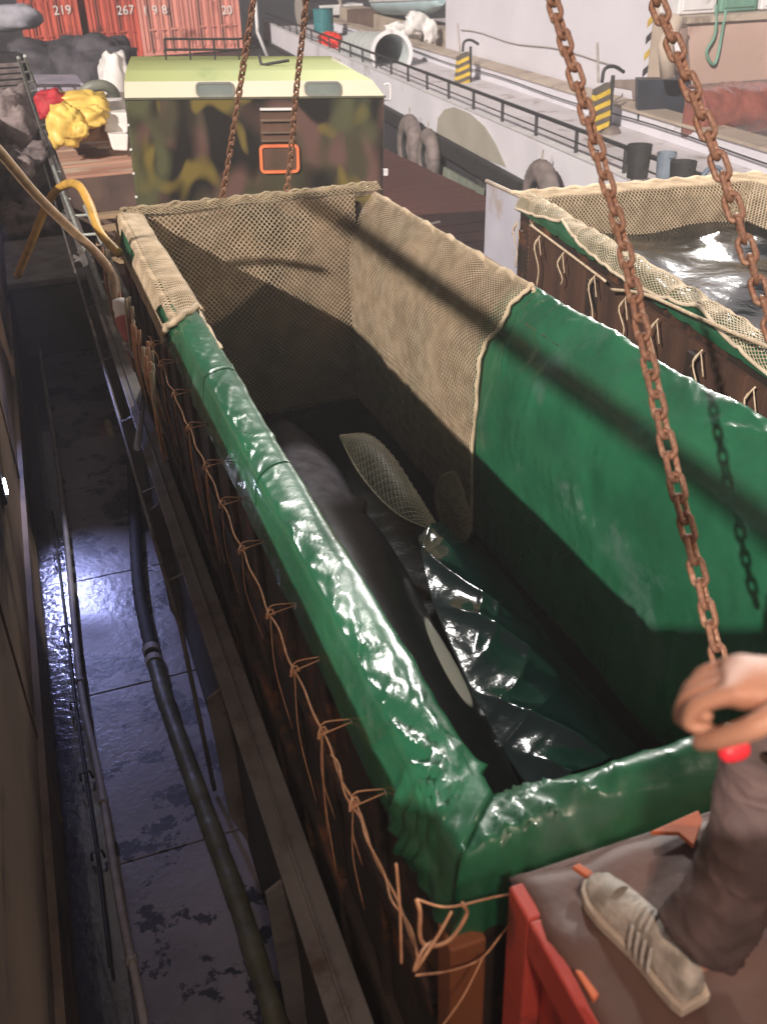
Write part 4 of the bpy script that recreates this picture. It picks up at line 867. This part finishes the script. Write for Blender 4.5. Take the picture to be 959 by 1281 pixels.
m = MB(); m.hexa([V((11.391, 17.200, 0.198)), V((12.559, 17.000, -0.061)), V((12.559, 17.000, -0.061)) + V((.2,.4,0)), V((11.391, 17.200, 0.198)) + V((.2,.4,0))], [V((11.301, 17.200, 0.950)), V((12.409, 17.000, 0.896)), V((12.409, 17.000, 0.896)) + V((.2,.4,0)), V((11.301, 17.200, 0.950)) + V((.2,.4,0))]); tag(obj('dark_gap', m, mat('dark_gap_navy', (.035, .04, .055), rough=.5), None), 'dark navy block standing in for the shaded gap beside the hazard striped corner', 'gap')  # dark block filling the gap, its shade put into the colour
m = MB(); m.tube([(11.574, 16.600, 1.057), (11.429, 16.600, 1.602), (11.603, 16.600, 2.050)], .16, 10); tag(obj('davit_post', m, M_BEIGE, None, smooth=True), 'beige post with grime beside the pinkish deck cabin', 'post')
def wrapped(u, v):
    th = PI * (u) ; p = V((11.214, 15.200, 0.600)).lerp(V((14.591, 15.200, 0.511)), v)
    return p + V((.0, -.55 * math.sin(th), .40 * math.cos(th))) * (1 + .12 * nz((u*3, v*6, 0)) + .05 * ridged((u*7, v*14, 3), 1)) + V((0, .3, 0))
m = MB(); m.grid(wrapped, 30, 60); m.grid(lambda u, v: V((11.214, 15.200, 0.600)) + V((0, .3 - .55 * math.sin(PI * u) * v, .40 * math.cos(PI * u) * v)), 16, 4); tag(obj('wrapped_bundle', m, M_PLASTIC, None, smooth=True, solid=.02), 'long red brown bundle wrapped in shiny plastic below the pinkish cabin', 'bundle')
m = MB()
for k in range(5): m.box((A0.x + .1 + k*.75, 17.5, A0.z + .13), (A0.x + .7 + k*.75, 18.6, A0.z + .55 + .3*(k % 2)))
tag(obj('gear_boxes', m, M_GREEN, None, bevel=.03), 'sea green gear boxes on top of the pinkish deck cabin', 'boxes') if False else None
for k, (mt, lab) in enumerate(((M_WHITE, 'white locker standing first on top of the deck cabin roof'), (M_GREEN, 'sea green locker standing second on the deck cabin roof'), (M_WHITE, 'white locker at the right end of the deck cabin roof'))):
    m = MB(); xk = A0.x + .05 + k * .95; m.box((xk, 17.4, A0.z + .13), (xk + .85, 18.4, A0.z + .95)); lk_ = obj('locker', m, mt, None, bevel=.03); tag(lk_, lab, 'locker')
    m = MB(); m.box((xk + .08, 17.37, A0.z + .2), (xk + .77, 17.398, A0.z + .88)); obj('door', m, mt, lk_, bevel=.01)
# pale steel locker on our deck at the ship side
pk = thing('steel_plate', 'pale lavender steel plate standing upright at the far corner between the two tanks', 'plate', (4.05, 8.3, -.9))
q0, q1 = V((4.060, 8.550, 1.344)), V((4.056, 7.750, 1.341)); 
m = MB(); m.hexa([V((q0.x - .03, q0.y, -.9)), V((q1.x - .03, q1.y, -.9)), V((q1.x + .07, q1.y + .1, -.9)), V((q0.x + .07, q0.y + .1, -.9))], [q0, q1, q1 + V((.07, .1, 0)), q0 + V((.07, .1, 0))]); obj('plate_sheet', m, mat('lavender_paint', (.52, .52, .60), (.44, .44, .52), rough=.5, scale=2, bump=.1, dirt=(.4,.34,.32), damt=.15), pk, bevel=.008)
m = MB(); m.tube([q0 + V((0,0,.012)), q1 + V((0,0,.012)), q1 + V((.07,.1,.012))], .018, 6); obj('edge_pipe', m, M_BEIGE, pk)
m = MB(); m.box((5.0, 12.6, -.335), (5.09, 12.64, -.315)); 
m = MB(); m.box((6.4, 15.7, -.895), (6.6, 15.74, -.87), rot=(0, 0, .3)); tag(obj('wood_scrap', m, M_WHITE, None), 'tiny pale scrap lying on the red brown deck', 'scrap')

# ================================================================ LEFT BACKGROUND CARGO
pl_ = thing('timber_platform', 'low red stained timber platform left of the cabin', 'platform', (.9, 16, -.9))
f0, f1 = V((0.522, 15.000, 0.656)), V((1.498, 15.000, 0.542)); zt = (f0.z + f1.z) / 2
m = MB(); m.box((f0.x, 15.0, -.9), (f1.x + .1, 17.9, zt - .05)); obj('platform_frame', m, mat('dark_timber', (.12, .075, .06), (.07, .045, .04), rough=.8, scale=3, bump=.3), pl_)
for k in range(8): m = MB(); m.box((f0.x - .02, 15.0 + k * .36, zt - .048), (f1.x + .12, 15.34 + k * .36, zt + random.uniform(-.01, .015))); obj('plank', m, M_SHELF, pl_)
for k, lab in enumerate(('lowest pale loose plank in the timber pile under the cabin corner', 'pale loose plank lying askew across the middle of the timber pile', 'short pale plank on the timber pile next to the cabin corner', 'topmost long pale plank of the timber pile left of the cabin')):
    m = MB(); z0 = (-.25, -.05, .08, .20)[k]; m.box((.64 + .03 * k, 13.2 + k * .22, z0), ((1.3, 1.25, 1.0, 1.4)[k], 13.36 + k * .22, z0 + .06), rot=(0, (.0, .03, -.03, .02)[k], (.05, -.12, .1, .03)[k]))
    tag(obj('loose_plank', m, M_WOOD, None), lab, 'plank', 'loose planks piled beside the platform')
def cbox(name, lab, cat, u0, u1, v0, v1, y, dep, mt, parent=None, wob=0):
    pass
def bx3(a, b, c, d, dep):      # front quad (TL,TR,BR,BL) pushed back
    m = MB(); bk = V((.0, dep, 0)); m.hexa([V(d), V(c), V(c) + bk, V(d) + bk], [V(a), V(b), V(b) + bk, V(a) + bk]); return m
tag(obj('white_carton', bx3((1.294, 16.200, 1.242), (1.626, 16.200, 1.217), (1.566, 16.200, 0.921), (1.223, 16.200, 0.972), .9), mat('white_card', (.85, .83, .80), (.75, .72, .7), rough=.7, bump=.1), None, bevel=.02), 'bright white carton, upper of two beside the yellow bags', 'carton')
tag(obj('white_carton', bx3((1.253, 15.900, 0.977), (1.547, 15.900, 0.953), (1.496, 15.900, 0.715), (1.285, 15.900, 0.745), .8), mat('white_card', (.85, .83, .80), (.75, .72, .7), rough=.7, bump=.1), None, bevel=.02), 'bright white carton, lower of two beside the yellow bags', 'carton')
heap('yellow_bag', 'large yellow bag on top of the yellow bag heap', 'bag', (0.930, 16.600, 1.347), .42, (1.1, .8, .45), M_YBAG, .3, 2.0, 1)
heap('yellow_bag', 'yellow bag bulging at the lower left of the heap above the platform', 'bag', (0.657, 16.000, 1.125), .32, (.8, .7, .85), M_YBAG, .35, 2.4, 9)
heap('yellow_bag', 'yellow bag at the right of the heap next to the white cartons', 'bag', (1.032, 16.100, 1.217), .24, (1.0, .7, .6), M_YBAG, .35, 2.4, 13)
heap('yellow_bag', 'small yellow bag low in the middle of the heap', 'bag', (0.853, 15.800, 1.080), .12, (1, .7, .9), M_YBAG, .3, 2.4, 17)
m = MB(); m.box(V((0.453, 16.300, 0.826)), V((1.387, 16.300, 1.234)) + V((0, 1.2, 0))); tag(obj('brown_crate', m, mat('mid_brown_wood', (.24, .15, .09), (.15, .09, .06), rough=.8, scale=3, bump=.3, stretch=(.3,2,2)), None, bevel=.02), 'brown wooden crate hidden behind the yellow bags', 'crate')
heap('red_bundle', 'red cloth bundle at the left of the yellow bags', 'bundle', (0.550, 16.500, 1.375), .24, (1, .8, .85), M_REDCLOTH, .3, 2.2, 21)
tag(obj('lavender_case', bx3((0.450, 19.500, 1.395), (1.267, 19.500, 1.340), (1.261, 19.500, 1.155), (0.439, 19.500, 1.212), 1.6), M_LAV, None, bevel=.03), 'flat lavender grey case lying behind the yellow bags', 'case')
rt = thing('grey_ring', 'grey rubber ring leaning between the lavender case and the white sack', 'ring', (1.324, 17.500, 1.313))
p0 = V((1.324, 17.500, 1.313)); m = MB(); m.tube([p0 + V((.26*math.cos(a), -.15*math.sin(a), .20*math.sin(a))) for a in [2*PI*k/28 for k in range(28)]], .085, 10, closed=True); obj('rubber_tube', m, mat('grey_green_rubber', (.22, .24, .20), (.15, .16, .14), rough=.5), rt, smooth=True)
heap('white_sack', 'big bright white sack leaning against the left edge of the cabin', 'sack', (1.669, 18.000, 1.359), .46, (.55, .6, 1.2), M_SACK, .3, 1.8, 31)
heap('white_sack', 'grey white sack slumped below the rubber ring', 'sack', (1.451, 17.200, 1.193), .26, (1.1, .7, .5), M_SACK, .3, 1.8, 37)
heap('tarpaulin_mound', 'dark grey tarpaulin mound in front of the leftmost red container', 'mound', (1.341, 30.000, 0.567), 1.05, (1.35, 1, .85), M_MOUND, .35, 1.6, 41, 26)
heap('tarpaulin_mound', 'dark grey tarpaulin mound between the red containers and the white sack', 'mound', (2.256, 29.000, 0.597), .9, (1.2, 1, 1.0), M_MOUND, .35, 1.6, 47, 26)
# aluminium ladders lying along the coaming
def ladder(label, a0, a1, b0, b1, n):
    t = thing('ladder', label, 'ladder', a0); a0, a1, b0, b1 = V(a0), V(a1), V(b0), V(b1)
    M_AL = mat('pale_green_grey_metal', (.55, .58, .54), (.32, .35, .33), rough=.45, metal=.2, scale=8, bump=.1)
    for p, q in ((a0, a1), (b0, b1)): m = MB(); m.tube([p, q], .028, 8); obj('side_rail', m, M_AL, t)
    for k in range(n): m = MB(); f = (k + .5) / n; m.tube([a0.lerp(a1, f), b0.lerp(b1, f)], .018, 6); obj('rung', m, M_AL, t)
ladder('pale ladder leaning at the far left beside the red cloth bundle', (0.401, 20.802, 0.450), (0.216, 18.435, 1.900), (0.614, 20.891, 0.450), (0.325, 18.672, 1.900), 8)
ladder('pale green grey ladder lying on the coaming below the yellow hose loop', (0.503, 10.437, 0.160), (0.434, 18.462, 0.160), (0.734, 10.328, 0.160), (0.640, 18.509, 0.160), 7)
# block across the side deck, clutter beyond
m = MB(); m.box((-.52, 13.0, -1.3), (.44, 15.2, -.35)); wb = obj('deck_ballast_block', m, mat('greenish_concrete', (.13, .14, .12), (.09, .10, .085), rough=.8, scale=4, bump=.4), None, bevel=.03); tag(wb, 'greenish grey block standing across the side deck under the hoses', 'block')
m = MB(); m.box((-.54, 12.96, -.348), (.46, 15.24, -.27)); obj('pale_lid', m, mat('pale_lid', (.34, .32, .30), (.2, .17, .16), rough=.8, scale=3, bump=.4), wb, bevel=.01)
M_CL = mat('purple_brown_clutter', (.30, .24, .24), (.15, .12, .12), rough=.8, scale=4, bump=.6, bscale=9, bdist=.05, dirt=(.25, .22, .22), damt=.25)
for i, (c, r, s) in enumerate((((-.1, 17, -.5), .62, (.7, 1.4, .6)), ((-.15, 20.5, -.3), .7, (.8, 1.6, .7)), ((-.2, 25, .0), .8, (.9, 1.6, .9)))):
    heap('sailcloth_heap', ['nearest purple brown cloth heap on the side deck past the block', 'middle purple brown cloth heap on the far side deck', 'farthest purple brown cloth heap on the far side deck'][i], 'heap', c, r, s, M_CL, .5, 2.2, 51 + i * 7, 22)
vb = thing('ventilator_box', 'dark steel ventilator box past the cloth heaps at the far left', 'ventilator', (-.1, 29, -.6))
m = MB(); m.box((-.55, 29, -1.3), (.45, 30, 1.2)); obj('vent_body', m, M_DARK, vb, bevel=.03)
for k in range(6): m = MB(); m.box((-.45, 28.95, .2 + k*.14), (.35, 28.999, .28 + k*.14), rot=(.3, 0, 0)); obj('louvre', m, M_CL, vb)
m = MB(); blob(m, (0.424, 38.000, 1.624), .9, (1.1, .6, .45), 16, .2, 1.5, 3); tag(obj('pale_cover', m, mat('grey_white_cloth', (.45, .45, .52), rough=.7), None, smooth=True), 'grey white cloth cover at the extreme top left', 'cover')

# ================================================================ HOSES AND PIPES
def hose(name, label, pts, r, mt, n=60, seg=8):
    m = MB(); m.tube(path(pts, n), r, seg); return tag(obj(name, m, mt, None, smooth=True), label, 'hose')
hose('tan_hose', 'tan hose sagging in from the left edge down to the taped coupling', [(-0.227, 5.400, 2.631), (-0.124, 5.900, 2.396), (0.017, 6.400, 2.060), (0.194, 6.700, 1.755), (0.332, 6.800, 1.555), (0.408, 6.700, 1.407), (0.388, 6.500, 1.262)], .030, M_HOSET)
hose('yellow_hose', 'yellow hose looping up over the ladder and down to the tank corner', [(-0.282, 9.400, 0.778), (-0.090, 9.000, 1.167), (0.121, 8.700, 1.559), (0.248, 8.400, 1.719), (0.346, 8.100, 1.765), (0.389, 7.800, 1.681), (0.412, 7.500, 1.536), (0.514, 7.300, 1.407)], .034, M_HOSEY)
gh = thing('deck_hose', 'thick ribbed hose running along the wet side deck, black then green', 'hose', (.2, 7, -1.25))
HP = path([(0.547, 10.429, -1.230), (0.377, 8.847, -1.230), (0.197, 7.083, -1.230), (0.165, 6.264, -1.230), (0.173, 5.466, -1.230), (0.218, 4.742, -1.230), (0.254, 4.198, -1.230), (0.294, 3.636, -1.230), (0.314, 3.064, -1.230), (0.338, 2.465, -1.230)], 220)
def rib_tube(m, P, r, per=4, amp=.06): m.tube(P, [r * (1 + (amp if (i // per) % 2 else 0)) for i in range(len(P))], 12)
m = MB(); rib_tube(m, HP[:84], .050, 2, .05); obj('black_section', m, M_BLACK, gh, smooth=True)
m = MB(); rib_tube(m, HP[85:], .056, 9, .09); obj('green_section', m, M_HOSEG, gh, smooth=True)
for i in (80, 84): m = MB(); m.tube([HP[i] , HP[i+2]], .064, 14); obj('hose_clamp', m, M_GREY, gh)
pp_ = thing('deck_pipe', 'long pale grey pipe running down the left side of the side deck', 'pipe', (-.35, 6, -1.2))
m = MB(); P = path([(-0.301, 17.365, -1.180), (-0.319, 14.444, -1.180), (-0.317, 11.973, -1.180), (-0.306, 9.705, -1.180), (-0.325, 7.760, -1.180), (-0.370, 5.806, -1.180), (-0.332, 4.795, -1.180), (-0.317, 3.776, -1.180), (-0.291, 3.238, -1.180), (-0.285, 2.828, -1.180)], 90)
m.tube(P, .024, 10); obj('pipe_body', m, M_GREY, pp_, smooth=True)
for i in (12, 24, 36, 50, 62, 76): m = MB(); m.tube([P[i], P[i] + (P[i+1]-P[i]).normalized() * .035], .032, 10); obj('pipe_joint', m, M_GREY, pp_)
cp = thing('conduit', 'thin dark clamped conduit in the wet gutter left of the pale pipe', 'conduit', (-.42, 6, -1.28))
m = MB(); P = path([(-0.420, 8.552, -1.260), (-0.423, 7.129, -1.260), (-0.427, 5.836, -1.260), (-0.419, 4.988, -1.260), (-0.409, 4.229, -1.260), (-0.416, 3.462, -1.260)], 50); m.tube(P, .010, 7); obj('conduit_run', m, M_DARK, cp, smooth=True)
for i in (6, 14, 22, 31, 40): 
    m = MB(); q = P[i]; m.tube([q + V((-.035, 0, -.03)), q + V((-.03, 0, .03)), q + V((.03, 0, .035)), q + V((.04, 0, -.03))], .010, 6); obj('conduit_clamp', m, M_DARK, cp)
cpl = thing('taped_coupling', 'red and white taped coupling at the end of the tan hose', 'coupling', (0.409, 6.400, 1.235))
p0, p1 = V((0.400, 6.450, 1.331)), V((0.412, 6.300, 1.101))
m = MB(); m.tube([p0.lerp(p1, k/10) for k in range(8)], [.045, .05, .055, .05, .055, .05, .045, .04], 10); obj('white_wrap', m, M_SACK, cpl, smooth=True)
m = MB(); m.tube([p0.lerp(p1, .38 + k/14) for k in range(10)], [.045, .057, .06, .055, .058, .05, .045, .04, .035, .03], 10); obj('red_wrap', m, mat('faded_red_tape', (.50, .12, .10), rough=.6), cpl, smooth=True)
m = MB(); m.tube([p1 + V((-.02, 0, -.02)), V((0.647, 8.211, 0.120)), V((0.370, 6.859, 0.050))], .03, 8); obj('outlet_pipe', m, M_WHITE, cpl, smooth=True)

# unseen bar added overhead to cast the shadow band on the right tank wall
cbm = thing('shadow_bar', 'unseen overhead bar added to cast the shadow band on the tank wall', 'bar', (-2.1, 5, 5.1))
m = MB(); m.box((-2.9, -8, 4.93), (-2.79, 3.0, 5.03)); obj('bar_tube', m, M_DARK, cbm)

# unseen wall block added behind the camera to shade the tank's near end
dh = thing('shade_block', 'unseen wall block added behind the viewpoint to shade the near end of the tank', 'shade block', (-1, -2, -.9))
m = MB(); m.box((-6, -2.6, -.9), (3.0, -1.05, 3.34)); obj('shade_wall', m, M_WHITE, dh)
# ================================================================ RED CRATE AND PERSON
rb = thing('red_crate', 'red steel crate at the bottom right covered with a grimy brown sheet', 'crate', (1.1, .6, -.9))
ZR_ = 1.585
m = MB(); m.box((.70, -.9, -.9), (2.3, 1.19, ZR_ - .02)); obj('crate_core', m, M_REDBOX, rb)
for a, b in (((.655, 1.10, -.9), (.70, 1.19, ZR_)), ((.655, -.9, ZR_ - .11), (.70, 1.098, ZR_)), ((.655, -.9, -.9), (.70, 1.098, -.75)), ((.655, .42, -.748), (.70, .50, ZR_ - .112)), ((.655, -.9, -.748), (.70, -.82, ZR_ - .112))):
    m = MB(); m.box(a, b); obj('side_frame', m, M_REDBOX, rb, bevel=.006)
m = MB(); m.hexa([(.675, 1.05, ZR_ - .62), (.699, 1.05, ZR_ - .62), (.699, 1.098, ZR_ - .60), (.675, 1.098, ZR_ - .60)], [(.675, .52, ZR_ - .112), (.699, .52, ZR_ - .112), (.699, .60, ZR_ - .112), (.675, .60, ZR_ - .112)]); obj('corner_brace', m, M_REDBOX, rb)
m = MB(); m.box((.70, 1.19, ZR_ - .10), (2.3, 1.212, ZR_ - .005)); obj('front_rail', m, M_SHEET, rb, bevel=.005)
def sheet(u, v):
    x = lerp(.668, 2.2, u); y = lerp(-.85, 1.205, v); e = min(u * 1.5, (1 - v) * 2.0)
    z = ZR_ + .010 + .012 * ridged((x*4 + y*2, y*3, 1), 1) ** 3 + .012 * nz((x*3, y*3, 0)) - .03 * max(0, .03 - e) * 20
    x += .02 * nz((y*7, 0, 3)) * (u < .02); y += .02 * nz((x*8, 0, 1)) * (v > .97)
    return V((x, y, z))
m = MB(); m.grid(sheet, 60, 80); sh = obj('brown_sheet', m, M_SHEET, None, smooth=True, solid=.004); tag(sh, 'grimy purple brown sheet spread on the red crate under the shoe', 'sheet')
for pts, lab in (([(0.787, 1.160, 1.612), (0.804, 1.162, 1.612), (0.834, 1.103, 1.612), (0.817, 1.097, 1.612)], 'short orange strip lying just beyond the shoe toe'), ([(0.674, 0.951, 1.612), (0.685, 0.943, 1.612), (0.691, 0.891, 1.612), (0.675, 0.884, 1.612)], 'short orange strip at the left edge of the brown sheet'), ([(0.989, 1.179, 1.612), (1.121, 1.192, 1.612), (1.113, 1.166, 1.612), (1.054, 1.114, 1.612), (1.045, 1.154, 1.612)], 'wide orange piece at the far edge of the crate')):
    m = MB(); m.prism([V(p) for p in pts], (0, 0, .012)); tag(obj('orange_strip', m, M_ORANGE, None, bevel=.002), lab, 'strip')  # flat orange pieces laid on the brown sheet

per = thing('person', 'person crouching in plum brown trousers and a grey running shoe, hand reaching forward', 'person', (1.2, .8, 1.6))
def skin_mesh(name, verts, edges, radii, mt, root=0, sub=3, parent=per):
    me = bpy.data.meshes.new(name + '_base'); me.from_pydata(verts, edges, []); o = bpy.data.objects.new(name + '_base', me); C.objects.link(o)
    md = o.modifiers.new('s', 'SKIN'); md.use_smooth_shade = True
    for i, r in enumerate(radii):
        sv = me.skin_vertices[0].data[i]; sv.radius = (r, r) if not isinstance(r, tuple) else r; sv.use_root = (i == root)
    s2 = o.modifiers.new('u', 'SUBSURF'); s2.levels = sub; s2.render_levels = sub
    dg = bpy.context.evaluated_depsgraph_get(); ev = o.evaluated_get(dg); nm = bpy.data.meshes.new_from_object(ev, depsgraph=dg); nm.name = name
    bpy.data.objects.remove(o)
    if name in ('trousers', 'jacket'):
        for v in nm.vertices:
            q = v.co; v.co = v.co + v.normal * (.006 * ridged(V((q.x * 6 + q.z * 5, q.y * 5 - q.z * 9, q.z * 6)), 1.0, 3) ** 2 - .004)
    nm.materials.clear(); nm.materials.append(mt); nm.shade_smooth()
    r_ = bpy.data.objects.new(name, nm); C.objects.link(r_); attach(r_, parent); return r_
HND = V((0.645, 0.600, 2.620))
# body: pelvis 0, belly, chest, neck, head, arms, legs
bv = [(1.42, .42, 1.86), (1.44, .50, 2.05), (1.43, .60, 2.27), (1.43, .66, 2.42), (1.42, .72, 2.50), (1.42, .75, 2.60), (1.42, .76, 2.68),
      (1.27, .62, 2.34), (1.30, .52, 2.30), tuple(HND + V((.10, -.05, .03))), tuple(HND + V((.03, .0, .01))),
      (1.60, .62, 2.34), (1.68, .75, 2.10), (1.60, .98, 2.15), (1.56, 1.05, 2.16),
      (1.30, .44, 1.84), (1.000, 0.930, 1.969), (0.890, 0.868, 1.700), (0.835, 0.867, 1.660),
      (1.54, .44, 1.84), (1.60, .92, 2.0), (1.52, .72, 1.70), (1.50, .80, 1.66)]
be = [(0,1),(1,2),(2,3),(3,4),(4,5),(5,6),(2,7),(7,8),(8,9),(9,10),(2,11),(11,12),(12,13),(13,14),(0,15),(15,16),(16,17),(17,18),(0,19),(19,20),(20,21),(21,22)]
br = [.14, .13, .15, .06, .085, .095, .06, .06, .045, .034, .040, .06, .045, .032, .04, .09, .065, .042, .04, .09, .065, .042, .04]
skin_mesh('body', bv, be, br, M_SKIN)
tv = [(1.42, .42, 1.86), (1.30, .44, 1.84), (1.205, .65, 1.93), (1.008, 0.930, 1.986), (0.986, 0.905, 1.940),
      (1.54, .44, 1.84), (1.60, .70, 1.94), (1.61, .93, 2.0), (1.56, .83, 1.85), (1.52, .73, 1.72), (1.43, .46, 1.98)]
te = [(0,1),(1,2),(2,3),(3,4),(0,5),(5,6),(6,7),(7,8),(8,9),(0,10)]
tr = [.15, .115, .10, .088, .078, .115, .10, .085, .08, .068, .14]
tro = skin_mesh('trousers', tv, te, tr, M_TROUSER)
LEG = path([(1.019, 0.929, 2.060), (1.007, 0.926, 2.000), (0.986, 0.904, 1.930), (0.967, 0.897, 1.830), (0.921, 0.881, 1.760), (0.881, 0.877, 1.705)], 60)
def shin(u, v):
    i = round(u * 60); c = LEG[i]; t = (LEG[min(i+1, 60)] - LEG[max(i-1, 0)]).normalized(); a = t.cross(V((0, 1, 0))).normalized(); b = a.cross(t); an = 2 * PI * v
    r = lerp(.084, .074, min(1, u * 1.6)) + .012 * max(0, u - .8) * 5 * (.5 + .5 * math.sin(an * 2 + 1))
    fold = ridged(V((math.cos(an) * 1.2, math.sin(an) * 1.2 + u * 3, u * 9 + math.sin(an + 1) * 1.5)), 1.0, 5) ** 2
    r += .011 * fold * (.35 + .65 * u) + .004 * nz((math.cos(an) * 3, math.sin(an) * 3, u * 12))
    if u == 0: r *= .3
    return c + (a * math.cos(an) + b * math.sin(an)) * r
m = MB(); m.grid(shin, 60, 40, closed_v=True); obj('trouser_leg', m, M_TROUSER, per, smooth=True, solid=.004)
jv = [(1.43, .46, 2.0), (1.44, .52, 2.12), (1.43, .60, 2.28), (1.43, .65, 2.40), (1.26, .62, 2.34), (1.29, .56, 2.31), (1.27, .56, 2.32), (1.62, .62, 2.34), (1.69, .75, 2.11), (1.62, .94, 2.15)]
je = [(0,1),(1,2),(2,3),(2,4),(4,5),(5,6),(2,7),(7,8),(8,9)]
skin_mesh('jacket', jv, je, [.155, .15, .165, .075, .078, .066, .064, .078, .066, .05], M_JACKET)
m = MB(); blob(m, (1.42, .735, 2.665), .115, (.95, 1.02, .95), 18, .06, 3, 2); obj('hair', m, M_HAIR, per, smooth=True)
# face on the body
for sx in (-1, 1):
    m = MB(); blob(m, (1.42 + sx * .033, .838, 2.615), .013, (1, .6, .8), 8, 0); obj('eye', m, M_HAIR, per, smooth=True)
    m = MB(); blob(m, (1.42 + sx * .095, .75, 2.60), .03, (.4, .8, 1.1), 8, .05); obj('ear', m, M_SKIN, per, smooth=True)
m = MB(); blob(m, (1.42, .85, 2.585), .02, (.7, 1.0, 1.3), 8, 0); obj('nose', m, M_SKIN, per, smooth=True)
m = MB(); blob(m, (1.42, .835, 2.55), .022, (1.2, .4, .3), 8, 0); obj('mouth', m, mat('lips', (.35, .12, .10), rough=.5), per, smooth=True)
# hand: palm plus five curled fingers
def hand(c, ax, up, s=1.0):
    c, ax, up = V(c), V(ax).normalized(), V(up).normalized(); sd = ax.cross(up).normalized()
    def w_(a, b, d): return tuple(c + (ax * a + up * b + sd * d) * s)
    vs = [w_(-.075, 0, 0), w_(-.02, 0, 0), w_(.03, .004, 0)]; ed = [(0, 1), (1, 2)]; rr = [.030, (.036, .022), (.040, .018)]
    for k, (d, L) in enumerate(((-.033, .80), (-.011, 1.0), (.011, .95), (.033, .75))):
        b = len(vs); vs += [w_(.040, .006, d), w_(.040 + .036 * L, -.004, d * 1.05), w_(.038 + .046 * L, -.032 * L, d * 1.0), w_(.020 + .03 * L, -.046 * L, d * .95)]
        ed += [(2, b), (b, b+1), (b+1, b+2), (b+2, b+3)]; rr += [.0105, .0100, .0092, .0080]
    b = len(vs); vs += [w_(-.025, -.004, -.032), w_(.012, -.018, -.058), w_(.045, -.034, -.050), w_(.065, -.046, -.036)]; ed += [(1, b), (b, b+1), (b+1, b+2), (b+2, b+3)]; rr += [.016, .013, .0115, .009]
    return vs, ed, [(q[0]*s, q[1]*s) if isinstance(q, tuple) else q * s for q in rr]
hv, he, hr = hand(HND + V((-.02, .0, .0)), (-.72, .55, -.25), (.1, .2, 1), 1.05)
skin_mesh('hand', hv, he, hr, M_SKIN, 0, 2)
hv, he, hr = hand((1.55, 1.08, 2.16), (-.2, .9, -.2), (0, .2, 1), 1.05)
skin_mesh('hand', hv, he, hr, M_SKIN, 0, 2)
q = V((0.797, 0.800, 2.283)); m = MB(); blob(m, q, .020, (1.2, .8, .9), 12, .1); tag(obj('red_grip', m, M_REDPL, None, smooth=True), 'small bright red grip just below the hand', 'grip')
# shoe
def shoe(dx, dy, dz, yaw, par):
    R = Matrix.Translation(V((dx, dy, dz))) @ Matrix.Rotation(yaw, 4, 'Z')
    # length along +Y: heel 0, toe .30
    st = [(0, .028, .055, .060), (.02, .036, .070, .085), (.06, .040, .085, .100), (.10, .040, .085, .098), (.14, .042, .075, .080), (.18, .047, .060, .062), (.22, .050, .050, .050), (.26, .046, .040, .040), (.29, .032, .030, .030), (.302, .012, .022, .022)]
    m = MB(); n = 16; vs = []
    for (y, w_, zc, h) in st:
        for k in range(n):
            a = 2*PI*k/n; x = w_ * math.cos(a) * (1 if math.sin(a) < 0 else .9); z = .022 + max(0, (math.sin(a) + .25) / 1.25) * h if math.sin(a) > -.25 else .022
            vs.append(R @ V((x + .006*math.sin(y*12), y, z)))
    fs = [(i*n+k, i*n+(k+1)%n, (i+1)*n+(k+1)%n, (i+1)*n+k) for i in range(len(st)-1) for k in range(n)] + [tuple(range(n))[::-1], tuple((len(st)-1)*n+k for k in range(n))]
    m.add(vs, fs); up_ = obj('shoe', m, M_SHOE, par, smooth=True, sub=1)
    m = MB(); ol = []
    for (y, w_, zc, h) in st: ol.append((w_ + .005, y))
    outline = [(x + .006*math.sin(y*12), y) for x, y in ol] + [(-x + .006*math.sin(y*12), y) for x, y in reversed(ol)]; outline = [(x, y - .004 if y < .01 else y + (.006 if y > .3 else 0)) for x, y in outline]
    m.prism([R @ V((x, y, -.002)) for x, y in outline], R.to_3x3() @ V((0, 0, .026))); obj('sole', m, M_SOLE, up_, bevel=.004)
    for k in range(6):
        y = .125 + k * .017; h = .108 - k * .0085
        m = MB(); m.tube(path([R @ V((-.024, y - .004, h - .022)), R @ V((-.008, y, h - .001)), R @ V((.010, y + .003, h)), R @ V((.028, y + .006, h - .024))], 8), .0042, 6); obj('lace', m, M_LACE, up_, smooth=True)
    for k in range(4):
        y = .07 + k * .018
        m = MB(); m.tube(path([R @ V((-.044, y + .01, .03)), R @ V((-.040, y + .016, .055)), R @ V((-.030, y + .024, .078))], 6), .0035, 5); obj('side_stripe', m, M_LACE, up_, smooth=True)
    m = MB(); m.grid(lambda u, v: R @ V(((.030 + .002*math.sin(v*3)) * math.cos(PI * u) + .002, .225 + .062 * v, .030 + (.052 - .025*v) * math.sin(PI * u) * (1 - v*.25))), 12, 6); obj('toe_cap', m, mat('pale_toe_cap', (.50, .47, .41), (.36, .33, .29), rough=.7, bump=.1), up_, smooth=True)
shoe(.845, .815, 1.605, .12, per); shoe(1.50, .70, 1.605, -.1, per)

# ================================================================ HAZE (thin volume added to lift the dark tones)
m = MB(); m.box((-40, -12, -4.0), (40, 80, 13.5)); hz = obj('haze', m, M_DARK, None); hz['kind'] = 'stuff'; hz.data.materials.clear()
hm = bpy.data.materials.new('haze'); hm.use_nodes = True; hn = hm.node_tree; hn.nodes.remove(hn.nodes['Principled BSDF'])
pv = hn.nodes.new('ShaderNodeVolumePrincipled'); pv.inputs['Density'].default_value = .0042; pv.inputs['Color'].default_value = (.93, .91, .95, 1); pv.inputs['Anisotropy'].default_value = .3
hn.links.new(pv.outputs[0], hn.nodes['Material Output'].inputs['Volume']); hz.data.materials.append(hm)
